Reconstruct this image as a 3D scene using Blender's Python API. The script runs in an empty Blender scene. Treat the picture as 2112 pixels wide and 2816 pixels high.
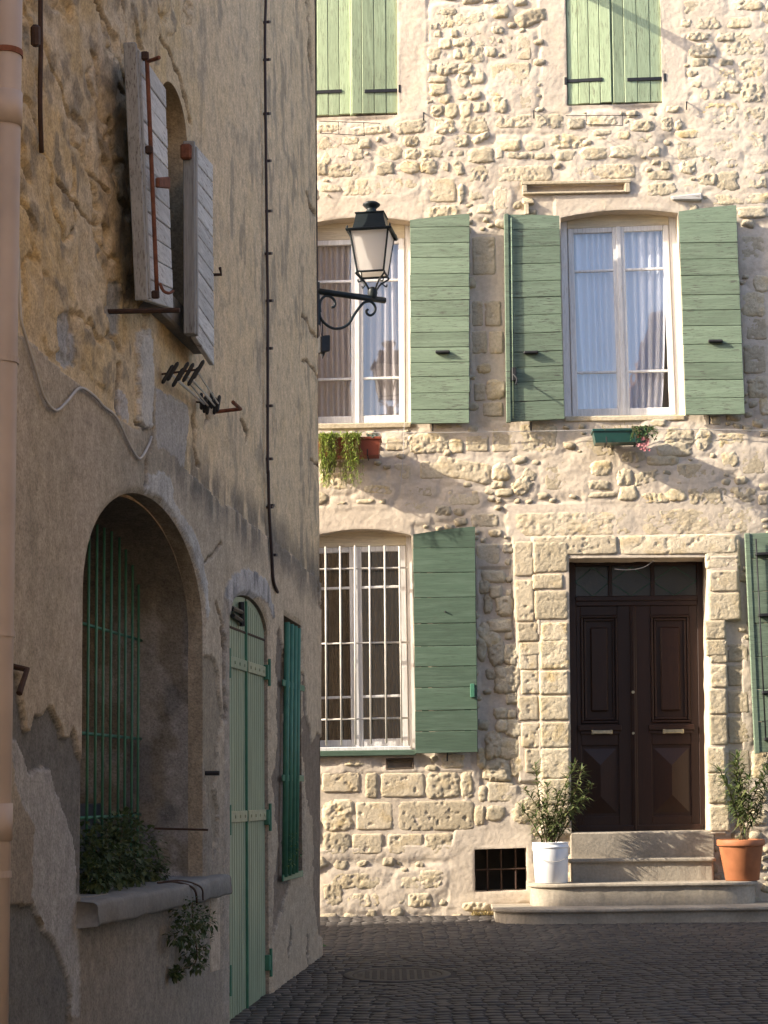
import bpy, math, random
import numpy as np
from mathutils import Vector, Matrix

SC = bpy.context.scene
COL = SC.collection
random.seed(7)
RNG = np.random.default_rng(11)

# ------------------------------------------------------------------ camera
F = 5300.0                      # focal length in photograph pixels (2112 x 2816)
CX, CY = 1056.0, 1408.0
PITCH = math.atan(772.0 / F)
ROLL = 0.014
HC = 1.10
_r = np.array([1.0, 0, 0]); _f = np.array([0, math.cos(PITCH), math.sin(PITCH)]); _u = np.array([0, -math.sin(PITCH), math.cos(PITCH)])
CR = math.cos(ROLL) * _r - math.sin(ROLL) * _u
CU = math.sin(ROLL) * _r + math.cos(ROLL) * _u
CF = _f
CAMP = np.array([0.0, 0.0, HC])
cam_data = bpy.data.cameras.new("camera")
cam = bpy.data.objects.new("camera", cam_data)
COL.objects.link(cam)
SC.camera = cam
cam_data.sensor_fit = 'VERTICAL'
cam_data.sensor_height = 36.0
cam_data.lens = F / 2816.0 * 36.0
cam_data.clip_end = 2000
m = Matrix(((CR[0], CU[0], -CF[0], CAMP[0]), (CR[1], CU[1], -CF[1], CAMP[1]), (CR[2], CU[2], -CF[2], CAMP[2]), (0, 0, 0, 1)))
cam.matrix_world = m

# ------------------------------------------------------------------ frames of the two walls
DF = 17.7                       # metres to the stone house
ANG = 0.03
def ray(px, py):
    return CF + CR * ((px - CX) / F) + CU * ((CY - py) / F)
def project(P):
    d = P - CAMP
    w = d @ CF
    return CX + F * (d @ CR) / w, CY - F * (d @ CU) / w
class Frame:
    def __init__(s, o, a):
        s.o = np.array(o, float); s.a = np.array(a, float); s.a /= np.linalg.norm(s.a)
    def setout(s, n):
        s.n = np.array(n, float); s.n /= np.linalg.norm(s.n); return s
    def P(s, x, out, z):
        x = np.asarray(x, float); out = np.asarray(out, float); z = np.asarray(z, float)
        x, out, z = np.broadcast_arrays(x, out, z)
        return s.o + x[..., None] * s.a + out[..., None] * s.n + z[..., None] * np.array([0, 0, 1.0])
    def hit(s, px, py, out=0.0):
        d = ray(px, py)
        o = s.o + s.n * out
        t = ((o - CAMP) @ s.n) / (d @ s.n)
        return CAMP + d * t
    def sz(s, px, py, out=0.0):
        p = s.hit(px, py, out) - s.o
        return p @ s.a, p[2]
FA = Frame((0, DF, 0), (math.cos(ANG), -math.sin(ANG), 0)).setout((-math.sin(ANG), -math.cos(ANG), 0))
_z = FA.hit(885, 2513)[2]; HC0 = HC
DC = 15.0
dl = ray(1800, 2170); dl[2] = 0; dl /= np.linalg.norm(dl)
rc = ray(876, 1600); pc = CAMP + rc * (DC / rc[1]); pc[2] = 0
LW = Frame(pc, dl).setout((dl[1], -dl[0], 0))
GS = 0.0411
def gz(y):
    return GS * (np.asarray(y, float) - DF)

# ------------------------------------------------------------------ world, sun, exposure
SUNK, SUNZ = 0.30, 0.55
sd = FA.a * 1.0 - FA.n * SUNK + np.array([0, 0, -SUNZ]); sd /= np.linalg.norm(sd)
world = bpy.data.worlds.new("World"); SC.world = world; world.use_nodes = True
wn = world.node_tree.nodes; wl = world.node_tree.links
wn.clear()
sky = wn.new('ShaderNodeTexSky'); sky.sky_type = 'NISHITA'; sky.sun_disc = False
sky.sun_elevation = math.asin(-sd[2]); sky.sun_rotation = math.atan2(-sd[0], -sd[1])
sky.altitude = 50; sky.air_density = 0.75; sky.dust_density = 3.0; sky.ozone_density = 0.8
bg = wn.new('ShaderNodeBackground'); bg.inputs[1].default_value = 0.15
wo = wn.new('ShaderNodeOutputWorld')
wl.new(sky.outputs[0], bg.inputs[0]); wl.new(bg.outputs[0], wo.inputs[0])
sun = bpy.data.lights.new("sun", 'SUN'); sun.energy = 3.05; sun.angle = math.radians(0.55); sun.color = (1.0, 0.9, 0.74)
suno = bpy.data.objects.new("sun", sun); COL.objects.link(suno)
suno.rotation_euler = Vector(sd).to_track_quat('-Z', 'Y').to_euler()
suno.location = (-20, 0, 20)
SC.view_settings.view_transform = 'Standard'; SC.view_settings.look = 'None'
SC.view_settings.exposure = 1.85; SC.view_settings.gamma = 1.0; SC.view_settings.use_curve_mapping = False
SC.cycles.max_bounces = 8; SC.cycles.diffuse_bounces = 4; SC.cycles.transparent_max_bounces = 12
SC.cycles.use_denoising = True

# ------------------------------------------------------------------ noise in numpy
def _h(ix, iy, seed):
    n = (ix.astype(np.int64) * 374761393 + iy.astype(np.int64) * 668265263 + seed * 1442695041) & 0xffffffff
    n = ((n ^ (n >> 13)) * 1274126177) & 0xffffffff
    n = (n ^ (n >> 16)) & 0xffff
    return n / 65535.0
def vn(x, y, seed=0):
    x = np.asarray(x, float); y = np.asarray(y, float)
    ix = np.floor(x); iy = np.floor(y); fx = x - ix; fy = y - iy
    fx = fx * fx * fx * (fx * (fx * 6 - 15) + 10); fy = fy * fy * fy * (fy * (fy * 6 - 15) + 10)
    a = _h(ix, iy, seed); b = _h(ix + 1, iy, seed); c = _h(ix, iy + 1, seed); d = _h(ix + 1, iy + 1, seed)
    return (a * (1 - fx) + b * fx) * (1 - fy) + (c * (1 - fx) + d * fx) * fy
def fbm(x, y, o=4, seed=0, g=0.5):
    t = 0; a = 1; s = 0
    for i in range(o):
        t = t + a * vn(x * 2 ** i, y * 2 ** i, seed + i * 17); s += a; a *= g
    return t / s
def sst(a, b, x):
    t = np.clip((x - a) / (b - a), 0, 1); return t * t * (3 - 2 * t)
def pip(X, Y, poly):
    inside = np.zeros(X.shape, bool)
    n = len(poly)
    for i in range(n):
        x1, y1 = poly[i]; x2, y2 = poly[(i + 1) % n]
        if y1 == y2: continue
        c = ((y1 > Y) != (y2 > Y)) & (X < (x2 - x1) * (Y - y1) / (y2 - y1) + x1)
        inside ^= c
    return inside
def pdist(X, Y, poly, closed=True):
    """distance to a polyline and the nearest point on it"""
    best = np.full(X.shape, 1e9); bx = np.zeros(X.shape); by = np.zeros(X.shape)
    n = len(poly)
    for i in range(n if closed else n - 1):
        x1, y1 = poly[i]; x2, y2 = poly[(i + 1) % n]
        dx, dy = x2 - x1, y2 - y1; L = dx * dx + dy * dy + 1e-12
        t = np.clip(((X - x1) * dx + (Y - y1) * dy) / L, 0, 1)
        qx = x1 + t * dx; qy = y1 + t * dy
        d = (X - qx) ** 2 + (Y - qy) ** 2
        mk = d < best
        best = np.where(mk, d, best); bx = np.where(mk, qx, bx); by = np.where(mk, qy, by)
    return np.sqrt(best), bx, by

# ------------------------------------------------------------------ objects
def empty(name, loc, label=None, cat=None, group=None, kind=None):
    o = bpy.data.objects.new(name, None); COL.objects.link(o)
    o.location = loc; o.empty_display_size = 0.1
    tag(o, label, cat, group, kind); return o
def tag(o, label=None, cat=None, group=None, kind=None):
    if label: o['label'] = label
    if cat: o['category'] = cat
    if group: o['group'] = group
    if kind: o['kind'] = kind
    return o
def attach(o, parent):
    if parent is not None:
        o.parent = parent
        if parent.type == 'EMPTY':
            o.matrix_parent_inverse = Matrix.Translation(-Vector(parent.location))
def mesh_from(name, V, Fc, mat, smooth=False, attr=None):
    me = bpy.data.meshes.new(name)
    V = np.asarray(V, dtype=np.float32)
    if isinstance(Fc, np.ndarray):
        n = len(Fc); k = Fc.shape[1]
        me.vertices.add(len(V)); me.vertices.foreach_set('co', V.ravel())
        me.loops.add(n * k); me.loops.foreach_set('vertex_index', Fc.ravel().astype(np.int32))
        me.polygons.add(n); me.polygons.foreach_set('loop_start', np.arange(0, n * k, k, dtype=np.int32))
        me.update(calc_edges=True)
    else:
        me.from_pydata(V.tolist(), [], Fc); me.update()
    if smooth:
        me.polygons.foreach_set('use_smooth', np.ones(len(me.polygons), bool))
    if mat is not None: me.materials.append(mat)
    if attr:
        for k, arr in attr.items():
            a = me.attributes.new(k, 'FLOAT_COLOR', 'POINT')
            a.data.foreach_set('color', np.asarray(arr, np.float32).ravel())
    return me
def obj(name, V, Fc, mat, parent=None, smooth=False, attr=None):
    me = mesh_from(name, V, Fc, mat, smooth, attr)
    o = bpy.data.objects.new(name, me); COL.objects.link(o)
    attach(o, parent); return o
class MB:
    def __init__(s): s.v = []; s.f = []; s.n = 0
    def add(s, V, Fc):
        V = np.asarray(V, float).reshape(-1, 3)
        s.f += [tuple(int(i) + s.n for i in f) for f in Fc]; s.v.append(V); s.n += len(V); return s
    def build(s, name, mat, parent=None, smooth=False):
        return obj(name, np.concatenate(s.v), s.f, mat, parent, smooth)
_CF = None
def chbox(x0, x1, y0, y1, z0, z1, c=0.003):
    """chamfered box: 24 vertices, 26 faces, outward normals"""
    global _CF
    c = min(c, 0.45 * (x1 - x0), 0.45 * (y1 - y0), 0.45 * (z1 - z0))
    V = []; idx = {}
    for sx in (0, 1):
        for sy in (0, 1):
            for sz in (0, 1):
                X = (x0, x1)[sx]; Y = (y0, y1)[sy]; Z = (z0, z1)[sz]
                ix = X + (c, -c)[sx]; iy = Y + (c, -c)[sy]; iz = Z + (c, -c)[sz]
                idx[(sx, sy, sz)] = len(V)
                V += [(X, iy, iz), (ix, Y, iz), (ix, iy, Z)]
    V = np.array(V, float)
    if _CF is None:
        fs = []
        q = [(0, 0), (1, 0), (1, 1), (0, 1)]
        for a in range(3):
            for s_ in (0, 1):
                f = []
                for (b_, c_) in q:
                    k = [0, 0, 0]; o = [i for i in range(3) if i != a]
                    k[a] = s_; k[o[0]] = b_; k[o[1]] = c_
                    f.append(idx[tuple(k)] + a)
                fs.append(f)
        for a in range(3):
            o = [i for i in range(3) if i != a]
            for b_ in (0, 1):
                for c_ in (0, 1):
                    k0 = [0, 0, 0]; k0[o[0]] = b_; k0[o[1]] = c_; k1 = list(k0); k1[a] = 1
                    i0 = idx[tuple(k0)]; i1 = idx[tuple(k1)]
                    fs.append([i0 + o[0], i1 + o[0], i1 + o[1], i0 + o[1]])
        for k in idx: fs.append([idx[k], idx[k] + 1, idx[k] + 2])
        U = np.array([[(-1, 1)[k[i]] * (1 if j == i else .8) for i in range(3)] for k in idx for j in range(3)])
        out = []
        for f in fs:
            p = U[f]; nn = np.cross(p[1] - p[0], p[2] - p[0])
            out.append(f if nn @ p.mean(0) > 0 else f[::-1])
        _CF = out
    return V, _CF
class Quad:
    """four corners in space: TL, TR, BR, BL; local metres x right, y up, n along the normal"""
    def __init__(s, TL, TR, BR, BL):
        s.c = [np.array(p, float) for p in (TL, TR, BR, BL)]
        s.W = 0.5 * (np.linalg.norm(s.c[1] - s.c[0]) + np.linalg.norm(s.c[2] - s.c[3]))
        s.H = 0.5 * (np.linalg.norm(s.c[3] - s.c[0]) + np.linalg.norm(s.c[2] - s.c[1]))
        n = np.cross(s.c[1] - s.c[3], s.c[0] - s.c[3] + s.c[1] - s.c[2]); s.n = n / np.linalg.norm(n)
        if s.n @ (CAMP - s.c[0]) < 0: s.n = -s.n
        # same sign as a viewer in the street
    def pt(s, L):
        L = np.asarray(L, float).reshape(-1, 3)
        u = L[:, 0:1] / s.W; v = L[:, 1:2] / s.H
        return s.c[0] * (1 - u) * v + s.c[1] * u * v + s.c[2] * u * (1 - v) + s.c[3] * (1 - u) * (1 - v) + L[:, 2:3] * s.n
    def box(s, mb, x0, x1, y0, y1, n0, n1, c=0.003):
        V, f = chbox(x0, x1, y0, y1, n0, n1, c); mb.add(s.pt(V), f); return mb
def fquad(fr, pts, outs=(0, 0, 0, 0)):
    if np.isscalar(outs): outs = (outs,) * 4
    return Quad(*[fr.hit(p[0], p[1], o) for p, o in zip(pts, outs)])
def tube(mb, pts, r, n=7, cap=True):
    pts = np.asarray(pts, float); k = len(pts)
    rr = np.full(k, r) if np.isscalar(r) else np.asarray(r)
    t = np.gradient(pts, axis=0); t /= np.linalg.norm(t, axis=1)[:, None] + 1e-12
    ref = np.array([0, 0, 1.0]) if abs(t[0][2]) < 0.9 else np.array([1.0, 0, 0])
    a = np.cross(t[0], ref); a /= np.linalg.norm(a)
    V = []
    for i in range(k):
        a = a - t[i] * (a @ t[i]); a /= np.linalg.norm(a); b = np.cross(t[i], a)
        for j in range(n):
            th = 2 * math.pi * j / n
            V.append(pts[i] + rr[i] * (math.cos(th) * a + math.sin(th) * b))
    fs = []
    for i in range(k - 1):
        for j in range(n):
            j2 = (j + 1) % n
            fs.append((i * n + j, i * n + j2, (i + 1) * n + j2, (i + 1) * n + j))
    if cap: fs += [tuple(range(n))[::-1], tuple(range((k - 1) * n, k * n))]
    mb.add(V, fs); return mb
def smooth_path(p, n=8):
    p = np.asarray(p, float)
    q = np.vstack([2 * p[0] - p[1], p, 2 * p[-1] - p[-2]]); out = []
    for i in range(1, len(q) - 2):
        for t in np.linspace(0, 1, n, endpoint=False):
            a, b, c, d = q[i - 1], q[i], q[i + 1], q[i + 2]
            out.append(0.5 * ((2 * b) + (-a + c) * t + (2 * a - 5 * b + 4 * c - d) * t * t + (-a + 3 * b - 3 * c + d) * t ** 3))
    out.append(p[-1]); return np.array(out)
def lathe(mb, c, prof, n=28, yaw=0):
    V = []
    for (r, z) in prof:
        for j in range(n):
            th = yaw + 2 * math.pi * j / n
            V.append((c[0] + r * math.cos(th), c[1] + r * math.sin(th), c[2] + z))
    fs = []
    for i in range(len(prof) - 1):
        for j in range(n):
            j2 = (j + 1) % n
            fs.append((i * n + j, i * n + j2, (i + 1) * n + j2, (i + 1) * n + j))
    mb.add(V, fs); return mb

# ------------------------------------------------------------------ materials
class NT:
    def __init__(s, name):
        s.m = bpy.data.materials.new(name); s.m.use_nodes = True
        s.t = s.m.node_tree; s.b = s.t.nodes['Principled BSDF']; s.b.inputs['Specular IOR Level'].default_value = 0.25
    def n(s, typ, **kw):
        nd = s.t.nodes.new(typ)
        for k, v in kw.items():
            if k.startswith('_'): setattr(nd, k[1:], v)
            else:
                key = int(k[1:]) if k[0] == 'i' and k[1:].isdigit() else k.replace('__', ' ')
                if hasattr(v, 'links') or isinstance(v, bpy.types.NodeSocket): s.t.links.new(v, nd.inputs[key])
                else: nd.inputs[key].default_value = v
        return nd
    def L(s, a, b): s.t.links.new(a, b)
    def coords(s, kind='Object', scale=(1, 1, 1)):
        tc = s.n('ShaderNodeTexCoord'); mp = s.n('ShaderNodeMapping'); mp.inputs['Scale'].default_value = scale
        s.L(tc.outputs[kind], mp.inputs['Vector']); return mp.outputs[0]
    def noise(s, v, scale, detail=4, rough=0.55, dist=0.0):
        nd = s.n('ShaderNodeTexNoise'); s.L(v, nd.inputs['Vector']); nd.inputs['Scale'].default_value = scale
        nd.inputs['Detail'].default_value = detail; nd.inputs['Roughness'].default_value = rough; nd.inputs['Distortion'].default_value = dist
        return nd.outputs['Fac']
    def ramp(s, fac, stops):
        r = s.n('ShaderNodeValToRGB'); e = r.color_ramp.elements
        while len(e) < len(stops): e.new(0.5)
        for el, (p, c) in zip(e, stops):
            el.position = p; el.color = (c, c, c, 1) if np.isscalar(c) else (*c, 1)
        s.L(fac, r.inputs[0]); return r.outputs[0]
    def mix(s, fac, a, b, blend='MIX'):
        nd = s.t.nodes.new('ShaderNodeMix'); nd.data_type = 'RGBA'; nd.blend_type = blend
        for sock, v in ((nd.inputs[0], fac), (nd.inputs[6], a), (nd.inputs[7], b)):
            if isinstance(v, bpy.types.NodeSocket): s.L(v, sock)
            else: sock.default_value = v if np.isscalar(v) else (*v, 1)
        return nd.outputs[2]
    def base(s, v):
        if isinstance(v, bpy.types.NodeSocket): s.L(v, s.b.inputs['Base Color'])
        else: s.b.inputs['Base Color'].default_value = (*v, 1)
    def rough(s, v):
        if isinstance(v, bpy.types.NodeSocket): s.L(v, s.b.inputs['Roughness'])
        else: s.b.inputs['Roughness'].default_value = v
    def bump(s, h, strength=0.5, dist=0.01, prev=None):
        nd = s.n('ShaderNodeBump'); s.L(h, nd.inputs['Height']); nd.inputs['Strength'].default_value = strength; nd.inputs['Distance'].default_value = dist
        if prev is not None: s.L(prev, nd.inputs['Normal'])
        s.L(nd.outputs[0], s.b.inputs['Normal']); return nd.outputs[0]
def plain(name, col, rough=0.6, var=0.12, scale=8, bump=0.0, bscale=60, metal=0.0, spec=None):
    t = NT(name); v = t.coords()
    nz = t.noise(v, scale, 5)
    t.base(t.mix(1.0, col, t.ramp(nz, [(0.25, 1 - var), (0.75, 1 + var)]), 'MULTIPLY'))
    t.rough(rough); t.b.inputs['Metallic'].default_value = metal
    if spec is not None: t.b.inputs['Specular IOR Level'].default_value = spec
    if bump: t.bump(t.noise(v, bscale, 4), bump, 0.004)
    return t.m
M = {}
def make_mats():
    # rubble stone
    def stone(name, c1, c2, c3, bumpd):
        t = NT(name); v = t.coords()
        oi = t.n('ShaderNodeObjectInfo')
        big = t.noise(v, 2.2, 3)
        c = t.mix(t.ramp(big, [(0.35, 0), (0.65, 1)]), c1, c2)
        och = t.ramp(t.noise(v, 6.5, 5, 0.6), [(0.5, 0), (0.68, 1)])
        rnd = t.n('ShaderNodeMath', _operation='MULTIPLY'); t.L(och, rnd.inputs[0]); t.L(oi.outputs['Random'], rnd.inputs[1])
        c = t.mix(rnd.outputs[0], c, c3)
        c = t.mix(1.0, c, t.ramp(oi.outputs['Random'], [(0, 0.80), (1, 1.12)]), 'MULTIPLY')
        c = t.mix(1.0, c, t.ramp(t.noise(v, 45, 4), [(0.3, 0.82), (0.6, 1.05)]), 'MULTIPLY')
        t.base(c); t.rough(0.92); t.b.inputs['Specular IOR Level'].default_value = 0.1
        b1 = t.bump(t.noise(v, 38, 6, 0.65), 0.8, bumpd)
        t.bump(t.noise(v, 150, 3), 0.45, 0.003, b1)
        return t.m
    M['stone'] = stone('rubble_stone', (0.50, 0.415, 0.285), (0.555, 0.475, 0.345), (0.50, 0.375, 0.19), 0.011)
    M['block'] = stone('dressed_stone', (0.475, 0.395, 0.275), (0.53, 0.45, 0.33), (0.46, 0.355, 0.21), 0.008)
    t = NT('lime_mortar'); v = t.coords()
    c = t.mix(t.ramp(t.noise(v, 1.4, 4), [(0.35, 0), (0.65, 1)]), (0.505, 0.425, 0.335), (0.555, 0.475, 0.385))
    c = t.mix(t.ramp(t.noise(v, 5, 5), [(0.55, 0), (0.75, 0.5)]), c, (0.60, 0.49, 0.34))
    c = t.mix(1.0, c, t.ramp(t.noise(v, 30, 4), [(0.3, 0.88), (0.65, 1.05)]), 'MULTIPLY')
    t.base(c); t.rough(0.95); t.b.inputs['Specular IOR Level'].default_value = 0.1
    b1 = t.bump(t.noise(v, 24, 5, 0.6), 0.45, 0.010); t.bump(t.noise(v, 120, 3), 0.35, 0.003, b1)
    M['mortar'] = t.m
    # old plaster (coat colours, with shade painted low down, are stored on the wall itself)
    t = NT('old_plaster'); v = t.coords()
    at = t.n('ShaderNodeAttribute'); at.attribute_name = 'coat'
    c = t.mix(1.0, at.outputs['Color'], t.ramp(t.noise(v, 14, 6, 0.65), [(0.28, 0.74), (0.7, 1.16)]), 'MULTIPLY')
    c = t.mix(1.0, c, t.ramp(t.noise(t.coords('Object', (1, 1, 0.45)), 22, 4, 0.6), [(0.3, 0.92), (0.65, 1.05)]), 'MULTIPLY')
    c = t.mix(1.0, c, t.ramp(t.noise(v, 75, 3, 0.6), [(0.36, 0.74), (0.52, 1.0), (0.68, 1.12)]), 'MULTIPLY')
    t.base(c); t.rough(0.93); t.b.inputs['Specular IOR Level'].default_value = 0.12
    b1 = t.bump(t.noise(v, 26, 8, 0.7), 0.8, 0.014); t.bump(t.noise(v, 120, 3), 0.6, 0.004, b1)
    M['plaster'] = t.m
    # paints with wood grain
    def paint(name, col, wear, axis, amount=0.5, rough=0.6):
        t = NT(name)
        sc = (0.6, 0.6, 9) if axis == 'h' else (9, 9, 0.6)
        v = t.coords('Object', sc); v1 = t.coords()
        grain = t.noise(v, 7, 6, 0.65)
        crack = t.ramp(t.noise(v, 16, 5, 0.7), [(0.38, 1), (0.46, 0)])
        oi = t.n('ShaderNodeObjectInfo')
        c = t.mix(1.0, col, t.ramp(grain, [(0.3, 0.82), (0.7, 1.13)]), 'MULTIPLY')
        c = t.mix(1.0, c, t.ramp(oi.outputs['Random'], [(0, 0.82), (1, 1.14)]), 'MULTIPLY')
        fade = t.ramp(t.noise(v, 3.0, 5, 0.65), [(0.50, 0), (0.72, 0.55)])
        c = t.mix(fade, c, tuple(min(.8, q * 1.35 + .03) for q in col))
        patch = t.ramp(t.noise(v1, 3.5, 4), [(0.30, 0.1), (0.58, amount)])
        mm = t.n('ShaderNodeMath', _operation='MULTIPLY'); t.L(crack, mm.inputs[0]); t.L(patch, mm.inputs[1])
        c = t.mix(mm.outputs[0], c, wear)
        t.base(c); t.rough(rough)
        b = t.bump(grain, 0.45, 0.004); t.bump(crack, -0.4, 0.003, b)
        return t.m
    M['green_h'] = paint('faded_green_boards', (0.142, 0.19, 0.132), (0.06, 0.055, 0.047), 'h', 1.0)
    M['green_dark_h'] = paint('darker_green_boards', (0.062, 0.098, 0.068), (0.04, 0.052, 0.038), 'h', 0.6)
    M['green_v'] = paint('pale_green_boards', (0.30, 0.365, 0.225), (0.10, 0.09, 0.06), 'v', 0.8)
    M['green_metal'] = paint('green_door_paint', (0.22, 0.265, 0.175), (0.13, 0.15, 0.10), 'v', 0.15, 0.42)
    M['grey_h'] = paint('weathered_grey_boards', (0.52, 0.50, 0.47), (0.15, 0.11, 0.09), 'h', 0.9, 0.8)
    M['grey_v'] = paint('weathered_grey_battens', (0.27, 0.26, 0.245), (0.07, 0.055, 0.045), 'v', 0.9, 0.8)
    M['white'] = paint('white_window_paint', (0.70, 0.68, 0.66), (0.35, 0.30, 0.25), 'v', 0.5, 0.45)
    M['cream'] = paint('cream_window_paint', (0.62, 0.54, 0.40), (0.35, 0.27, 0.18), 'h', 0.5, 0.5)
    M['green_bar'] = plain('green_bar_paint', (0.05, 0.15, 0.095), 0.45, 0.2, 12, 0.2)
    M['grey_bar'] = plain('grey_bar_paint', (0.50, 0.47, 0.42), 0.4, 0.15, 12, 0.1)
    M['hinge_cream'] = plain('bleached_hinge_paint', (0.30, 0.30, 0.19), 0.5, 0.2, 20)
    M['iron'] = plain('black_iron', (0.022, 0.022, 0.024), 0.5, 0.25, 20, 0.3)
    M['rust'] = plain('rusty_iron', (0.15, 0.055, 0.03), 0.85, 0.4, 30, 0.5)
    M['rust_dark'] = plain('dark_rusty_iron', (0.05, 0.028, 0.02), 0.8, 0.3, 30, 0.4)
    M['lamp_paint'] = plain('lantern_paint', (0.016, 0.022, 0.024), 0.42, 0.25, 10, 0.15)
    M['brass'] = plain('worn_brass', (0.45, 0.40, 0.28), 0.4, 0.25, 30, 0.0, metal=1.0)
    t = NT('dark_door_wood'); v = t.coords('Object', (8, 8, 0.7))
    g = t.noise(v, 8, 6, 0.6)
    t.base(t.mix(g, (0.012, 0.0045, 0.003), (0.034, 0.012, 0.006))); t.rough(0.45); t.bump(g, 0.25, 0.003); t.b.inputs['Specular IOR Level'].default_value = 0.35
    M['door'] = t.m
    t = NT('brown_boards'); v = t.coords('Object', (9, 9, 0.8))
    g = t.noise(v, 6, 6, 0.6); t.base(t.mix(g, (0.055, 0.04, 0.03), (0.13, 0.095, 0.065))); t.rough(0.85); t.bump(g, 0.4, 0.004)
    M['brown'] = t.m
    M['pipe'] = plain('beige_pipe', (0.36, 0.285, 0.235), 0.5, 0.14, 3, 0.05)
    M['cable'] = plain('pale_cable', (0.42, 0.39, 0.36), 0.6)
    M['cable_dark'] = plain('brown_cable', (0.045, 0.030, 0.028), 0.6)
    M['string'] = plain('white_string', (0.6, 0.56, 0.48), 0.7)
    M['terracotta'] = plain('terracotta_plastic', (0.33, 0.125, 0.055), 0.6, 0.28, 7, 0.08)
    M['red_box'] = plain('red_brown_plastic', (0.22, 0.055, 0.03), 0.5, 0.15, 8)
    M['green_box'] = plain('dark_green_plastic', (0.012, 0.055, 0.045), 0.32, 0.15, 8, spec=0.5)
    M['bucket'] = plain('white_plastic', (0.76, 0.75, 0.745), 0.42, 0.10, 6, 0.03, spec=0.4)
    M['soil'] = plain('soil', (0.045, 0.03, 0.02), 0.95, 0.4, 40, 1.0)
    def conc(name, col):
        t = NT(name); v = t.coords()
        c = t.mix(1.0, col, t.ramp(t.noise(v, 3.2, 6, 0.62), [(0.3, 0.72), (0.72, 1.18)]), 'MULTIPLY')
        c = t.mix(1.0, c, t.ramp(t.noise(v, 45, 4), [(0.3, 0.85), (0.65, 1.08)]), 'MULTIPLY')
        t.base(c); t.rough(0.88); b = t.bump(t.noise(v, 30, 6, 0.6), 0.5, 0.008); t.bump(t.noise(v, 160, 3), 0.4, 0.002, b); return t.m
    M['step'] = conc('worn_step_stone', (0.33, 0.285, 0.225))
    M['ledge'] = conc('ledge_stone', (0.20, 0.185, 0.165))
    M['sett'] = None
    t = NT('street_setts'); v = t.coords('Object'); oi = t.n('ShaderNodeObjectInfo'); geo = t.n('ShaderNodeNewGeometry')
    cg = t.noise(geo.outputs['Position'], 2.0, 4)
    at = t.n('ShaderNodeAttribute'); at.attribute_name = 'tone'
    c = t.mix(t.ramp(cg, [(0.35, 0), (0.65, 1)]), (0.050, 0.043, 0.039), (0.070, 0.060, 0.053))
    rn = geo.outputs['Random Per Island']
    c = t.mix(1.0, c, t.ramp(rn, [(0, 0.88), (1, 1.12)]), 'MULTIPLY')
    c = t.mix(1.0, c, t.ramp(t.noise(geo.outputs['Position'], 60, 4), [(0.3, 0.88), (0.7, 1.1)]), 'MULTIPLY')
    t.base(c); t.rough(0.62); t.b.inputs['Specular IOR Level'].default_value = 0.35
    t.bump(t.noise(geo.outputs['Position'], 55, 5, 0.6), 0.15, 0.003)
    M['sett'] = t.m
    M['joint'] = plain('sett_joint_dirt', (0.052, 0.045, 0.040), 0.95, 0.3, 30, 0.6)
    M['earth'] = plain('far_ground', (0.13, 0.115, 0.10), 0.95, 0.2, 0.8, 0.3)
    M['manhole'] = plain('cast_iron_cover', (0.058, 0.050, 0.044), 0.65, 0.25, 14, 0.3)
    t = NT('window_glass'); t.t.nodes.remove(t.b)
    tr = t.n('ShaderNodeBsdfTransparent'); gl = t.n('ShaderNodeBsdfGlossy'); gl.inputs['Roughness'].default_value = 0.01
    lw = t.n('ShaderNodeLayerWeight'); lw.inputs['Blend'].default_value = 0.5
    pw = t.n('ShaderNodeMath', _operation='POWER'); t.L(lw.outputs['Facing'], pw.inputs[0]); pw.inputs[1].default_value = 5.0
    fr = t.n('ShaderNodeMath', _operation='MULTIPLY_ADD'); t.L(pw.outputs[0], fr.inputs[0]); fr.inputs[1].default_value = 0.83; fr.inputs[2].default_value = 0.17
    vv = t.coords(); nb = t.n('ShaderNodeBump'); t.L(t.noise(vv, 3.0, 2), nb.inputs['Height']); nb.inputs['Strength'].default_value = 0.12; nb.inputs['Distance'].default_value = 0.01
    t.L(nb.outputs[0], gl.inputs['Normal'])
    ms = t.n('ShaderNodeMixShader'); t.L(fr.outputs[0], ms.inputs[0]); t.L(tr.outputs[0], ms.inputs[1]); t.L(gl.outputs[0], ms.inputs[2])
    t.L(ms.outputs[0], t.t.nodes['Material Output'].inputs[0]); M['glass'] = t.m
    t = NT('frosted_lamp_glass'); t.base((0.80, 0.76, 0.72)); t.rough(0.35); t.b.inputs['Transmission Weight'].default_value = 0.0
    td = t.n('ShaderNodeBsdfTranslucent'); td.inputs[0].default_value = (0.82, 0.78, 0.74, 1)
    ms = t.n('ShaderNodeMixShader'); ms.inputs[0].default_value = 0.5
    t.L(t.b.outputs[0], ms.inputs[1]); t.L(td.outputs[0], ms.inputs[2]); t.L(ms.outputs[0], t.t.nodes['Material Output'].inputs[0]); M['frost'] = t.m
    t = NT('transom_glass'); t.base((0.03, 0.032, 0.028)); t.rough(0.3); t.b.inputs['Specular IOR Level'].default_value = 0.5
    v = t.coords(); t.bump(t.noise(v, 40, 3), 0.3, 0.004); M['dark_glass'] = t.m
    def cloth(name, col):
        t = NT(name); t.base(col); t.rough(0.9)
        td = t.n('ShaderNodeBsdfTranslucent'); td.inputs[0].default_value = (*col, 1)
        ms = t.n('ShaderNodeMixShader'); ms.inputs[0].default_value = 0.2
        t.L(t.b.outputs[0], ms.inputs[1]); t.L(td.outputs[0], ms.inputs[2]); t.L(ms.outputs[0], t.t.nodes['Material Output'].inputs[0]); return t.m
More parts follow.
